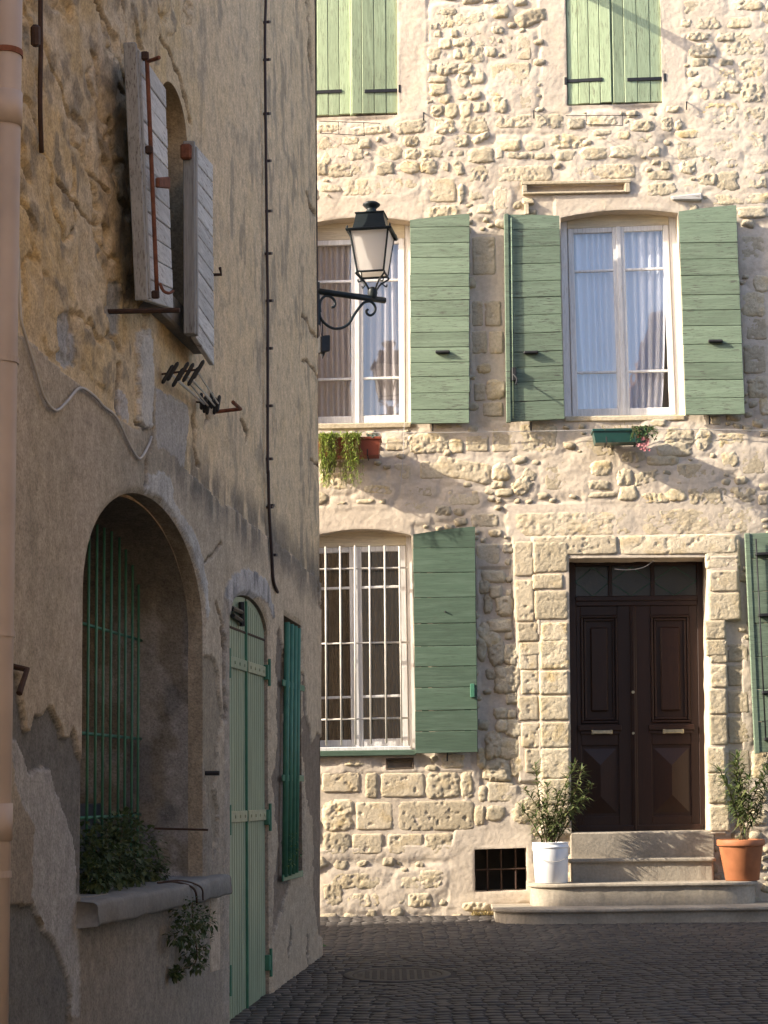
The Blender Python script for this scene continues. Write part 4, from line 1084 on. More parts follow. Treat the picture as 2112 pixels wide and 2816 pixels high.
# ================================================================== PLANTS
def leaf_shape(mb, base, d, up, L, w, droop=.25, fold=.25, k=3):
    d = d / np.linalg.norm(d); side = np.cross(d, up); side /= np.linalg.norm(side) + 1e-9; nn = np.cross(side, d)
    V = []; 
    prof = [(0, .12), (.3, .85), (.6, 1.0), (.85, .55), (1.0, .03)] if k == 5 else [(0, .15), (.45, 1.0), (1.0, .05)]
    for t, ww in prof:
        c = base + d * (L * t) - np.array([0, 0, 1.0]) * droop * L * t * t
        V += [c - side * w * ww / 2 + nn * fold * w * ww / 2, c, c + side * w * ww / 2 + nn * fold * w * ww / 2]
    fs = []
    for i in range(len(prof) - 1):
        a = i * 3; fs += [(a, a + 1, a + 4, a + 3), (a + 1, a + 2, a + 5, a + 4)]
    mb.add(V, fs)
def oleander(name, label, base, tips, seed, leafmat='leaf_ole', L=(.07, .12), w=.014, dens=26, start=.25):
    r = random.Random(seed); e = empty(name, tuple(base), label, 'plant')
    lv = MB(); 
    for tip in tips:
        tip = np.array(tip); b = base + np.array([r.uniform(-.05, .05), r.uniform(-.05, .05), 0])
        midp = (b + tip) / 2 + np.array([r.uniform(-.04, .04), r.uniform(-.04, .04), .04])
        path = smooth_path([b, midp, tip], 10)
        mb = MB(); tube(mb, path, np.linspace(.006, .0025, len(path)), 5); mb.build('stem', M['stem'], e, True)
        n = int(dens * np.linalg.norm(tip - b) / .5)
        for i in range(n):
            t = start + (1 - start) * (i + r.random()) / n; p = path[min(int(t * (len(path) - 1)), len(path) - 1)]
            a = r.uniform(0, 2 * math.pi); el = r.uniform(-.2, .9) + .5 * (t - .5)
            d = np.array([math.cos(a) * math.cos(el), math.sin(a) * math.cos(el), math.sin(el)])
            leaf_shape(lv, p, d, np.array([0, 0, 1.0]), r.uniform(*L), w * r.uniform(.8, 1.3), r.uniform(.1, .6), .3)
    lv.build('foliage', M[leafmat], e)
    return e
# white bucket
pb = FA.hit(1516, 2409, .33); pb = np.array([pb[0], pb[1], Z2])
e = empty('bucket', tuple(pb), 'white plastic bucket used as a planter on the steps', 'bucket')
mb = MB(); lathe(mb, pb, [(0, .0), (.138, .0), (.145, .006), (.158, .30), (.158, .305), (.163, .307), (.163, .322), (.159, .324), (.158, .345), (.163, .352), (.158, .356), (.152, .35), (.148, .30), (0, .30)], 40); mb.build('body', M['bucket'], e, True)
mb = MB(); lathe(mb, pb, [(.149, .300), (.08, .318), (0, .322)], 20); mb.build('soil', M['soil'], e, True)
mb = MB(); t = np.linspace(math.radians(-175), math.radians(5), 20)
hp = [pb + np.array([.166 * math.cos(x), .166 * math.sin(x), .31 - .12 * math.sin((x - t[0]) / (t[-1] - t[0]) * math.pi) ** .8]) + np.array([0, -.012, 0]) for x in t]
mb2 = MB(); tube(mb2, hp, .003, 5); mb2.build('wire_handle', M['grey_bar'], e, True)
def tipsfrom(pxs, base, out):
    return [FA.hit(x, y, o) for x, y, o in pxs]
oleander('oleander', 'leafy oleander with narrow leaves growing in the white bucket', pb + np.array([0, 0, .3]),
         tipsfrom([(1470, 2095, .33), (1440, 2165, .38), (1430, 2215, .34), (1505, 2150, .42), (1530, 2170, .30), (1560, 2150, .36), (1602, 2110, .34), (1588, 2090, .24), (1630, 2150, .30), (1615, 2190, .42), (1545, 2230, .45), (1500, 2240, .28), (1465, 2235, .42), (1575, 2225, .28), (1595, 2160, .3), (1480, 2190, .3)], pb, .3), 3, dens=72, start=.22, L=(.06, .125), w=.018)
# terracotta pot
pt_ = FA.hit(2041, 2411, .30); pt_ = np.array([pt_[0], pt_[1], Z2])
e = empty('flower_pot', tuple(pt_), 'large terracotta coloured plastic flower pot on the steps', 'flower pot')
mb = MB(); lathe(mb, pt_, [(0, 0), (.142, 0), (.148, .006), (.192, .295), (.194, .30), (.208, .302), (.211, .31), (.211, .352), (.205, .358), (.192, .354), (.186, .31), (0, .31)], 44); mb.build('body', M['terracotta'], e, True)
mb = MB(); lathe(mb, pt_, [(.187, .312), (.1, .33), (0, .334)], 20); mb.build('soil', M['soil'], e, True)
oleander('oleander', 'tall oleander with drooping dark leaves growing in the terracotta pot', pt_ + np.array([0, 0, .32]),
         tipsfrom([(2028, 2075, .33), (2022, 2090, .30), (1978, 2112, .36), (2060, 2130, .40), (2092, 2230, .36), (2120, 2140, .3), (2130, 2090, .36), (2035, 2160, .28)], pt_, .3), 5, dens=70, L=(.10, .19), w=.019, start=.3)
# ------------------------------------------------------------------ window boxes
def trough(name, label, p0, p1, h, o0, o1, mat):
    """p0,p1: pixels of the top corners of the front face"""
    a, b = FA.sz(*p0, o1), FA.sz(*p1, o1); z = (a[1] + b[1]) / 2
    e = empty(name, tuple(FA.P((a[0] + b[0]) / 2, (o0 + o1) / 2, z - h)), label, 'flower box')
    Qt = Quad(FA.P(a[0], o1, z), FA.P(b[0], o1, z), FA.P(b[0], o1, z - h), FA.P(a[0], o1, z - h)); D = o1 - o0; W = Qt.W
    mb = MB(); t = .008; tp = .02
    V = []
    for (y, ins) in ((0, tp), (h, 0)):
        V += [(ins, y, -ins * .5), (W - ins, y, -ins * .5), (W - ins, y, -D + ins * .5), (ins, y, -D + ins * .5)]
    for (y, ins) in ((h, t), (h * .8, t)):
        V += [(ins, y, -ins), (W - ins, y, -ins), (W - ins, y, -D + ins), (ins, y, -D + ins)]
    fs = [(3, 2, 1, 0)]
    for a_ in (0, 4, 8):
        for j in range(4): fs.append((a_ + j, a_ + (j + 1) % 4, a_ + 4 + (j + 1) % 4, a_ + 4 + j))
    mb.add(Qt.pt(V), fs); mb.build('box', M[mat], e)
    mb = MB()
    Qt.box(mb, -.008, W + .008, h - .022, h + .002, -.004, .008, .003); Qt.box(mb, -.008, W + .008, h - .022, h + .002, -D - .008, -D + .004, .003)
    Qt.box(mb, -.008, .004, h - .022, h + .002, -D + .004, -.004, .003); Qt.box(mb, W - .004, W + .008, h - .022, h + .002, -D + .004, -.004, .003)
    mb.build('rim', M[mat], e)
    obj('soil', Qt.pt([(t, h * .82, -t), (W - t, h * .82, -t), (W - t, h * .82, -D + t), (t, h * .82, -D + t)]), [(0, 1, 2, 3)], M['soil'], e)
    for x in (.12, W - .12):
        mb = MB(); tube(mb, Qt.pt([(x, h * .5, -D - o0 - .01), (x, -.012, -D), (x, -.012, .01), (x, .05, .012)]), .006, 5); mb.build('holder', M['iron'], e)
    return Qt, D
QL, DL = trough('flower_box', 'red brown plastic window box under the lantern window', (826, 1206), (1046, 1200), .165, .07, .30, 'red_box')
QR, DR = trough('flower_box', 'dark green plastic window box under the sky window', (1631, 1180), (1785, 1177), .125, .07, .27, 'green_box')
def tuft(name, label, Q, x0, x1, y, n0, n1, cnt, mat, L, w, seed, hang=0.0, cat='plant', up=1.0, hangx=None):
    r = random.Random(seed); mb = MB(); st = MB()
    p0 = Q.pt([((x0 + x1) / 2, y, (n0 + n1) / 2)])[0]
    e = empty(name, tuple(p0), label, cat)
    for i in range(cnt):
        x = r.uniform(x0, x1); n = r.uniform(n0, n1); b = Q.pt([(x, y, n)])[0]
        a = r.uniform(0, 2 * math.pi); el = r.uniform(.2, 1.4) * up
        d = np.array([math.cos(a) * math.cos(el), math.sin(a) * math.cos(el), math.sin(el)])
        p = b + d * r.uniform(0, L[1] * .8)
        leaf_shape(mb, p, d, np.array([.01, .02, 1.0]), r.uniform(*L), w * r.uniform(.7, 1.3), r.uniform(.2, .9), .2)
    if hang:
        for i in range(int(cnt / 7)):
            xx = r.choice(hangx) if hangx else (x0, x1)
            x = r.uniform(*xx); ln = hang * r.uniform(.4, 1.0)
            pts = [Q.pt([(x, y, -.03)])[0], Q.pt([(x + r.uniform(-.02, .02), y + .04, .03)])[0]]
            q = Q.pt([(x + r.uniform(-.04, .04), y - ln * .5, .06 + r.uniform(-.03, .03))])[0]; pts.append(q); pts.append(Q.pt([(x + r.uniform(-.05, .05), y - ln, .05 + r.uniform(-.03, .03))])[0])
            path = smooth_path(pts, 9); tube(st, path, .0016, 4)
            for k in range(int(ln * 210)):
                p = path[r.randrange(6, len(path))]; a = r.uniform(0, 6.28); el = r.uniform(-.9, .6)
                d = np.array([math.cos(a) * math.cos(el), math.sin(a) * math.cos(el), math.sin(el)])
                leaf_shape(mb, p, d, np.array([.01, .02, 1.0]), r.uniform(L[0], L[1]) * .6, w * .6, .3, .2)
        st.build('stem', M['stem'], e)
    mb.build('foliage', M[mat], e); return e
kx = lambda px: (px - 826) / 220 * QL.W
tuft('trailing_fern', 'yellow green fern trailing over the red brown window box', QL, kx(870), kx(985), .15, -DL + .03, -.0, 560, 'leaf_fern', (.035, .075), .011, 31, .44, 'plant', 1.0, [(kx(880), kx(922)), (kx(945), kx(988)), (kx(890), kx(925))])
tuft('cyclamen', 'silvery leaved plant at the end of the red brown window box', QL, kx(1005), kx(1035), .15, -DL + .05, -.03, 90, 'leaf_silver', (.03, .055), .035, 32)
kx2 = lambda px: (px - 1631) / 154 * QR.W
tuft('dry_grass', 'dry yellow tuft in the dark green window box', QR, kx2(1650), kx2(1745), .11, -DR + .03, -.03, 170, 'leaf_dry', (.03, .07), .005, 33)
tuft('pelargonium', 'green leafy plant hanging over the end of the dark green window box', QR, kx2(1735), kx2(1795), .10, -DR + .03, .01, 130, 'leaf_mid', (.025, .05), .03, 34, .10)
r = random.Random(35); mb = MB()
pf = QR.pt([(kx2(1765), .02, .04)])[0]
for i in range(26):
    c = QR.pt([(kx2(r.uniform(1748, 1782)), r.uniform(-.09, .05), r.uniform(.01, .07))])[0]
    for k in range(5):
        a = k * 1.256 + r.random(); d = FA.a * math.cos(a) + np.array([0, 0, 1.]) * math.sin(a) + FA.n * .4
        leaf_shape(mb, c, d, FA.n, .018, .014, .0, .1)
e = empty('flower_cluster', tuple(pf), 'pink blossoms hanging at the end of the dark green window box', 'flowers'); mb.build('petals', M['petal'], e)
# weeds at the wall foot
def weed(name, label, P, cnt, mat, L, w, spread, seed):
    r = random.Random(seed); mb = MB(); e = empty(name, tuple(P), label, 'weed')
    for i in range(cnt):
        a = r.uniform(0, 6.28); el = r.uniform(.2, 1.3)
        d = np.array([math.cos(a) * math.cos(el), math.sin(a) * math.cos(el), math.sin(el)])
        leaf_shape(mb, P + np.array([r.uniform(-1, 1) * spread, r.uniform(-.03, .03), 0]), d, np.array([.01, .02, 1.]), r.uniform(*L), w, .3, .2)
    mb.build('foliage', M[mat], e)
weed('weed', 'low dry weed at the wall foot beside the steps', FA.P(FA.sz(1325, 2500)[0], .05, -.0), 90, 'leaf_dry', (.04, .09), .012, .1, 41)
# ================================================================== PLASTER HOUSE
def lsz(px, py, out=0.0): return LW.sz(px, py, out)
PH = empty('plaster_house', tuple(LW.P(-3, 0, -.3)), 'tall house with peeling ochre and grey plaster, arched niche and green door', 'house')
z3 = lambda x, y: (x * .5304, 1300 + y * .5304)
z4 = lambda x, y: (x * .5304, 2000 + y * .5304)
z2 = lambda x, y: (x * .5304, 700 + y * .5304)
z1 = lambda x, y: (x * .5304, y * .5304)
# openings
def U(px, py): return lsz(px, py)[0]
def Zz(px, py, out=0.0): return lsz(px, py, out)[1]
LEDGE_Z = Zz(400, 2452, .10)
nu0, nu1 = U(222, 2000), U(557, 1800)
n_spr = Zz(559, 1740); n_top = Zz(390, 1357)
H_N = arch_poly(nu0, nu1, LEDGE_Z, n_spr, n_top - n_spr, 36)
du0, du1 = U(626, 2200), U(737, 2200)
d_spr = Zz(740, 1751); d_top = Zz(690, 1644); d_bot = Zz(729, 2737) - .12
H_LD = arch_poly(du0, du1, d_bot, d_spr, d_top - d_spr, 24)
gu0, gu1 = U(778, 2100), U(829, 2100)
g_top = Zz(800, 1708); g_bot = Zz(805, 2404)
H_G = [(gu0, g_bot), (gu1, g_bot), (gu1, g_top), (gu0, g_top + .02)]
wu0, wu1 = U(438, 600), U(514, 600)
w_spr = Zz(513, 398); w_bot = Zz(515, 880); w_top = w_spr + .24
H_LW = arch_poly(wu0, wu1, w_bot, w_spr, .24, 24)
LHOLES = [H_N, H_LD, H_G, H_LW]
# patches traced on the wall, in photograph pixels
LOWER = [(-400, 700), (0, 888), (90, 952), (148, 1005), (223, 1066), (323, 1150), (350, 1168), (372, 1185), (375, 960), (380, 920), (412, 930), (414, 1000), (420, 1075), (470, 1090), (510, 1110), (512, 1180), (508, 1215), (500, 1285), (560, 1340), (600, 1382), (640, 1400), (742, 1486), (880, 1597), (900, 1610), (900, 3200), (-400, 3200)]
DARK1 = [z3(0, 990), z3(40, 1030), z3(75, 1060), z3(100, 1180), z3(120, 1330), z3(135, 1355), z3(160, 1260), z3(200, 1250), z3(238, 1210), z3(290, 1290), z3(330, 1380), z3(355, 1385), z3(375, 1330), z3(400, 1440), z3(420, 1508), z4(420, 300), z4(410, 880), z4(385, 880), z4(370, 560), z4(320, 420), z4(270, 310), z4(245, 210), z4(180, 215), z4(140, 240), z4(110, 150), z4(80, 70), z4(30, 20), z4(0, 0)]
DARK2 = [z4(-300, 860), z4(60, 930), z4(120, 930), z4(170, 920), z4(200, 1000), z4(230, 1060), z4(270, 1110), z4(320, 1250), z4(350, 1380), z4(340, 1700), z4(-300, 1700)]
PALE1 = [z4(30, 20), z4(80, 70), z4(110, 150), z4(140, 240), z4(180, 215), z4(245, 210), z4(270, 310), z4(320, 420), z4(370, 560), z4(385, 900), z4(395, 1500), z4(350, 1500), z4(350, 1380), z4(320, 1250), z4(270, 1110), z4(230, 1060), z4(170, 920), z4(150, 850), z4(160, 500), z4(60, 300)]
WHITE1 = [z3(740, 0), z3(730, 105), z3(800, 120), z3(880, 200), z3(950, 330), z3(1000, 460), z3(1040, 620), z3(1060, 760), z3(1075, 700), z3(1060, 560), z3(1030, 420), z3(970, 280), z3(890, 150), z3(880, 60), z3(850, 10)]
WHITE2 = [z2(705, 400), z2(765, 380), z2(775, 900), z2(765, 915), z2(710, 905), z2(700, 860)]
WHITE3 = [z2(790, 700), z2(960, 780), z2(965, 980), z2(940, 1100), z2(860, 1020), z2(800, 1000)]
WHITE4 = [z2(612, 700), z2(655, 760), z2(660, 865), z2(612, 830)]
GREYP = [z2(290, 330), z2(330, 305), z2(375, 330), z2(385, 430), z2(395, 580), z2(340, 590), z2(295, 540), z2(285, 430)]
GREYP2 = [z2(560, 140), z2(600, 135), z2(618, 200), z2(618, 420), z2(585, 430), z2(555, 300)]
HOOD = [z3(1150, 640), z3(1165, 570), z3(1210, 515), z3(1280, 492), z3(1340, 530), z3(1385, 600), z3(1410, 690), z3(1400, 760), z3(1380, 700), z3(1340, 660), z3(1290, 640), z3(1240, 650), z3(1200, 690), z3(1180, 740)]
DOORBAND = [z3(1150, 640), z3(1195, 700), z3(1190, 1508), z4(1170, 1500), z4(1140, 1500), z4(1145, 600), z3(1140, 1400)]
BROWN1 = [z3(1425, 830), z3(1440, 800), z3(1455, 900), z3(1470, 1250), z3(1480, 1508), z4(1470, 300), z4(1490, 700), z4(1500, 820), z4(1470, 900), z4(1430, 1050), z4(1410, 1100), z4(1400, 900), z4(1430, 600), z4(1400, 300), z3(1425, 1300)]
BROWN2 = [z3(1558, 1030), z3(1575, 1080), z3(1590, 1250), z3(1610, 1400), z3(1640, 1350), z3(1680, 1380), z4(1700, 600), z4(1690, 1100), z4(1640, 1080), z4(1610, 720), z4(1620, 500), z4(1590, 420), z4(1575, 300), z3(1560, 1400)]
BROWN3 = [z4(1490, 1000), z4(1500, 1080), z4(1495, 1220), z4(1485, 1150)]
BROWN4 = [z4(1580, 1040), z4(1592, 1100), z4(1590, 1250), z4(1578, 1180)]
JAMBR = [z3(1045, 950), z3(1110, 980), z3(1140, 1280), z4(1130, 0), z4(1100, 300), z4(1120, 560), z4(1085, 700), z4(1080, 500), z4(1055, 300), z4(1050, 0), z3(1050, 1200)]
RUB = [(55, -300), (640, -300), (520, 60), (430, 120), (390, 500), (400, 860), (330, 1120), (140, 985), (60, 900), (52, 500)]
CRACKS = [[z1(480, 0), z1(530, 60), z1(555, 130), z1(570, 210)], [z1(600, 450), z1(640, 510)], [z2(610, 560), z2(605, 700), z2(612, 840)], [z2(775, 440), z2(778, 700), z2(785, 940), z2(745, 1060), z2(735, 1200)], [z2(695, 870), z2(720, 905), z2(765, 915)],
          [z2(1000, 830), z2(1015, 900), z2(1010, 1000), z2(1030, 1100)], [z2(1070, 800), z2(1085, 850), z2(1060, 900)], [z2(1250, 850), z2(1280, 910), z2(1275, 960)], [z3(1105, 670), z3(1140, 780)], [z3(1140, 800), z3(1150, 1290)],
          [z3(1130, 380), z3(1050, 470)], [z1(825, 205), z1(850, 250), z1(870, 265), z1(930, 380), z1(1000, 640)], [z1(560, 600), z1(575, 640), z1(550, 720)], [z1(470, 880), z1(540, 950), z1(570, 1000)], [z1(300, 920), z1(380, 1040), z1(430, 1110), z1(530, 1160)], [z1(660, 540), z1(680, 640)],
          [z1(1590, 0), z1(1605, 200), z1(1620, 420)], [z1(1590, 1000), z1(1640, 1120)], [z2(1570, 320), z2(1640, 430)], [z2(1570, 540), z2(1659, 640)], [z2(1610, 1060), z2(1659, 1110)], [z3(1640, 560), z3(1650, 700)]]
COATLINE = [(498, 1283), (560, 1340), (600, 1382), (640, 1400), (742, 1486), (880, 1597)]
def left_h(X, Z):
    P = LW.P(X, 0.0, Z)
    d = P - CAMP; w = np.maximum(d @ CF, .5)
    px = CX + F * (d @ CR) / w; py = CY - F * (d @ CU) / w
    wx = px + 16 * (fbm(X * 5, Z * 5, 4, 41) - .5) + 5 * (fbm(X * 24, Z * 24, 2, 43) - .5)
    wy = py + 26 * (fbm(X * 5, Z * 5, 4, 45) - .5) + 9 * (fbm(X * 24, Z * 24, 2, 47) - .5)
    def inp(poly): return pip(wx, wy, poly).astype(float)
    def lerp(c, m_, col):
        m_ = np.asarray(m_)[:, None]; return c * (1 - m_) + np.array(col) * m_
    f1 = fbm(X * 1.1, Z * 1.1, 4, 51); f2 = fbm(X * 3.5, Z * 3.5, 4, 53); f3 = fbm(X * 9, Z * 9, 4, 57)
    # old ochre render
    c = np.tile(np.array([.585, .445, .27]), (len(X), 1)); c = lerp(c, sst(.4, .65, f1), (.58, .45, .29)); c = lerp(c, .7 * sst(.5, .72, f2), (.63, .455, .23))
    rub = sst(.2, .8, np.clip(pip(px + 120 * (f1 - .5), py + 160 * (f2 - .5), RUB).astype(float), 0, 1))
    c = lerp(c, rub * sst(.48, .66, f2) * .5, (.50, .355, .18)); c = lerp(c, rub * sst(.55, .75, f1) * .4, (.46, .385, .29)); c = lerp(c, .6 * rub * sst(.56, .7, f3), (.21, .165, .11))
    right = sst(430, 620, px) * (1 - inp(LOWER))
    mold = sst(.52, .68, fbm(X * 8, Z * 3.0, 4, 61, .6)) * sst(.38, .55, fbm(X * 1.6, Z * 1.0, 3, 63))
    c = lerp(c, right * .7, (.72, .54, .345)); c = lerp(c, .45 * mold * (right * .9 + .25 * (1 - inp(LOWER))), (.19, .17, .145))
    h = 0.02 * (f1 - .5) + 0.012 * (f2 - .5) + .006 * (f3 - .5)
    rubm = rub * (1 - inp(LOWER))
    rid = np.abs(fbm(X * 2.6 + Z * .9, Z * 2.9, 4, 71) - .5) * 2
    h = h + rubm * (.055 * (fbm(X * 1.9, Z * 2.2, 4, 73, .55) - .5) - .03 * sst(.10, .0, rid) + .022 * (fbm(X * 12, Z * 12, 3, 75) - .5))
    low = inp(LOWER)
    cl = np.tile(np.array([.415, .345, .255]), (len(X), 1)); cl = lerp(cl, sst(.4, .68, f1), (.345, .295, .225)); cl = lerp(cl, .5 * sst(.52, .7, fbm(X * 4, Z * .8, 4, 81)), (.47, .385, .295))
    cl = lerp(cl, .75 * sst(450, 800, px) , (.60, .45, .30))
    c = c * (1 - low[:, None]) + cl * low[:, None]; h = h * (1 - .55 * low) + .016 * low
    low_shade = low * sst(1950, 2350, py + 160 * (f1 - .5)); c = lerp(c, .75 * low_shade * (1 - .55 * sst(560, 640, px)), (.215, .185, .155))  # street shade painted in: lower plaster darkens downwards, most at the left
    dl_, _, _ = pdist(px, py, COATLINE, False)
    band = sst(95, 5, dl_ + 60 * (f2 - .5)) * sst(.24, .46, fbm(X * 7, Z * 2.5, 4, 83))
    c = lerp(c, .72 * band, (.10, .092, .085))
    for poly, col, dh, al in ((DARK1, (.165, .155, .14), -.022, 1), (DARK2, (.15, .145, .135), -.022, 1), (PALE1, (.35, .335, .315), -.008, .9), (WHITE1, (.50, .47, .43), .006, .85), (WHITE2, (.52, .48, .42), .012, 1), (WHITE3, (.40, .37, .335), .004, .8), (WHITE4, (.50, .46, .42), .006, 1),
                              (GREYP, (.37, .36, .345), -.012, 1), (GREYP2, (.33, .32, .30), -.02, .9), (BROWN1, (.235, .18, .135), -.02, 1), (BROWN2, (.25, .19, .14), -.018, 1), (BROWN3, (.10, .08, .06), -.02, 1), (BROWN4, (.12, .09, .07), -.02, 1), (JAMBR, (.30, .24, .17), -.02, .9), (HOOD, (.45, .41, .38), .010, .9), (DOORBAND, (.36, .30, .24), .006, .8)):
        m_ = inp(poly) * al; c = lerp(c, m_, col); h = h + dh * m_
        if poly is HOOD: c = lerp(c, .65 * m_ * sst(.48, .7, fbm(X * 14, Z * 3.5, 3, 91)), (.13, .12, .115))
        if poly is WHITE1: c = lerp(c, .5 * m_ * sst(.5, .7, fbm(X * 10, Z * 3, 3, 93)), (.25, .23, .21))
    for cr in CRACKS:
        lo = np.array(cr).min(0) - 12; hi = np.array(cr).max(0) + 12
        i = np.where((px > lo[0]) & (px < hi[0]) & (py > lo[1]) & (py < hi[1]))[0]
        if len(i):
            dd, _, _ = pdist(wx[i] , wy[i], cr, False); g = sst(4.5, 1.0, dd); h[i] -= .028 * g; c[i] = lerp(c[i], .8 * g, (.12, .085, .06))
    c = lerp(c, .35 * sst(.6, .75, f3) * (1 - low), (.30, .25, .19))
    rgba = np.concatenate([np.clip(c, .02, .9), np.ones((len(X), 1))], 1)
    return h, rgba
EDGE = np.array([Zz(870, 0), Zz(872, 700), Zz(877, 1400), Zz(881, 2300), Zz(880, 2617)]); EDGEU = np.array([U(870, 0), U(872, 700), U(877, 1400), U(881, 2300), U(880, 2617)])
def corner_u(z):
    o = np.argsort(EDGE); return np.interp(z, EDGE[o], EDGEU[o]) + .05 * (fbm(z * 1.8, z * 0 + 3, 4, 99) - .5)
LU0, LZ0, LZ1 = -8.4, -1.1, 9.6
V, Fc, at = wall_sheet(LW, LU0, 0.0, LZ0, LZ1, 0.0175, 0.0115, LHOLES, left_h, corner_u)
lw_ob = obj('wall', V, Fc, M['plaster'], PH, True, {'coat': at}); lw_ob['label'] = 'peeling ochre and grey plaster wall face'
def tinted(name, V, f, col, parent, smooth=True):
    a = np.tile(np.array([*col, 1.0]), (len(V), 1)); return obj(name, V, f, M['plaster'], parent, smooth, {'coat': a})
# rounded corner and alley side, far end and street-side remainder of the house body
def body():
    zs = np.linspace(LZ0, LZ1, 160); uc = corner_u(zs); n = len(zs)
    V = []; k = 0
    turn = [(0, 0), (.02, -.012), (.032, -.035), (.03, -.1)]
    a_dir = -FA.a * .93 - np.array([FA.n[0], FA.n[1], 0]) * -.0
    for i, (du_, do_) in enumerate(turn): V.append(LW.P(uc + du_, do_, zs))
    far = np.array([-1.0, -0.42, 0]); far /= np.linalg.norm(far)
    st = V[-1].copy(); V.append(st + far * .8); V.append(st + far * 7.0)
    V = np.concatenate(V); fs = []
    for i in range(len(turn) + 1):
        for j in range(n - 1): fs.append((i * n + j, (i + 1) * n + j, (i + 1) * n + j + 1, i * n + j + 1))
    tinted('side_wall', V, fs, (.56, .46, .36), PH)
    P0 = LW.P(LU0, 0, 0); P1 = LW.P(-17.0, 0, 0); E = st[0] + far * 7.0
    def q(a, b, z0=LZ0, z1=LZ1): return [(a[0], a[1], z0), (b[0], b[1], z0), (b[0], b[1], z1), (a[0], a[1], z1)]
    B = LW.P(-17.0, -6, 0)
    mbq = np.array(q(P0, P1) + q(P1, B) + q(B, E)); tinted('outer_wall', mbq, [(0, 1, 2, 3), (4, 5, 6, 7), (8, 9, 10, 11)], (.38, .31, .24), PH, False)
    top = [LW.P(.35, .35, LZ1 - .05), LW.P(-17.3, .35, LZ1 - .05), LW.P(-17.3, -6.3, LZ1 + .4), np.array([E[0], E[1], LZ1 + .4])]
    top2 = [p + np.array([0, 0, .15]) for p in top]
    obj('roof', np.array(top + top2), [(0, 1, 2, 3), (4, 5, 6, 7), (0, 1, 5, 4), (1, 2, 6, 5), (2, 3, 7, 6), (3, 0, 4, 7)], M['roof'], PH)
    # added unseen wall beside the alley, its top stepped to shade street and steps
    c0 = LW.P(-.05, -.05, 0)
    A = c0 + far * .4; A[1] = c0[1] - .1; h = 3.55
    L_ = -FA.a
    def bx(p, q_, z0, z1, th):
        nrm = np.array([q_[1] - p[1], -(q_[0] - p[0]), 0]); nrm /= np.linalg.norm(nrm); V = []
        for z in (z0, z1):
            for b_ in (p, q_, q_ + nrm * th, p + nrm * th): V.append((b_[0], b_[1], z))
        return np.array(V), [(0, 1, 5, 4), (1, 2, 6, 5), (2, 3, 7, 6), (3, 0, 4, 7), (4, 5, 6, 7)]
    A = np.array([c0[0] - .05, c0[1] - .05, 0]); B2 = A + L_ * 14
    st_ = [(0.0, 4.3), (6.0, 4.4), (7.6, 3.45), (14.0, 3.45)]; V = []; f = []
    for d_, hh in st_:
        p = A + L_ * d_
        for o_, z in ((0, -1), (0, hh), (.3, hh), (.3, -1)): V.append((p[0], p[1] - o_, z))
    for i in range(len(st_) - 1):
        for j in range(4): f.append((i * 4 + j, i * 4 + (j + 1) % 4, i * 4 + 4 + (j + 1) % 4, i * 4 + 4 + j))
    f += [(0, 1, 2, 3), (12, 15, 14, 13)]
    tinted('unseen_shade_wall', np.array(V), f, (.42, .34, .26), PH, False)
body()
# niche
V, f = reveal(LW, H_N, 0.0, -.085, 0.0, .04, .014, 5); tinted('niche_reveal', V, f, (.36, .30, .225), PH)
def inset_poly(poly, d):
    p = np.array(poly); c = p.mean(0); return [tuple(q + (c - q) / np.linalg.norm(c - q) * d) for q in p]
H_N2 = arch_poly(nu0 + .0, nu1 - .012, LEDGE_Z, n_spr, n_top - n_spr - .015, 36)
V, f = reveal(LW, H_N2, -.082, -1.5, 0.0, .04, .02, 6)
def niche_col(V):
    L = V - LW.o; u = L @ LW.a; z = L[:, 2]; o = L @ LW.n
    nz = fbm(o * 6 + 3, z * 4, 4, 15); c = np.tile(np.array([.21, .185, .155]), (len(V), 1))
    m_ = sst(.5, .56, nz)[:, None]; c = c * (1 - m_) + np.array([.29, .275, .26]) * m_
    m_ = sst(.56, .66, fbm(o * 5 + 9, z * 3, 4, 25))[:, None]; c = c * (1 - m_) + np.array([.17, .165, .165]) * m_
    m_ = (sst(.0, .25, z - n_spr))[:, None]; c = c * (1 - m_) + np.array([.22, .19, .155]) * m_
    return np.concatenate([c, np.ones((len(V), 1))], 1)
obj('niche_lining', V, f, M['plaster'], PH, True, {'coat': niche_col(V)})
# brown boards closing the niche behind the grille
def niche_boards():
    n = 15; us = np.linspace(nu0 - .05, nu1 + .05, n + 1)
    mb = None
    first = None
    for i in range(n):
        uc = (us[i] + us[i + 1]) / 2
        t = np.clip((uc - (nu0 + nu1) / 2) / ((nu1 - nu0) / 2), -1, 1); zt = n_spr + (n_top - n_spr) * math.sqrt(max(0, 1 - t * t)) + .1
        Q = Quad(LW.P(us[i] + .003, -1.42, zt), LW.P(us[i + 1] - .003, -1.42, zt), LW.P(us[i + 1] - .003, -1.42, LEDGE_Z - .02), LW.P(us[i] + .003, -1.42, LEDGE_Z - .02))
        Q.n = LW.n; mb = MB(); Q.box(mb, 0, Q.W, 0, Q.H, -.03 + .003 * (i % 3), .0 + .003 * (i % 3), .004)
        if first is None: first = mb.build('board_screen', M['brown'], PH); 
        else: mb.build('board', M['brown'], first)
    mb = MB(); Q = Quad(LW.P(nu0, -.5, LEDGE_Z + .42), LW.P(nu1 - .3, -.5, LEDGE_Z + .42), LW.P(nu1 - .3, -.5, LEDGE_Z), LW.P(nu0, -.5, LEDGE_Z)); Q.n = LW.n
    Q.box(mb, 0, Q.W, 0, Q.H, -.05, .0, .01); mb.build('planter_trough', M['iron'], PH)
niche_boards()
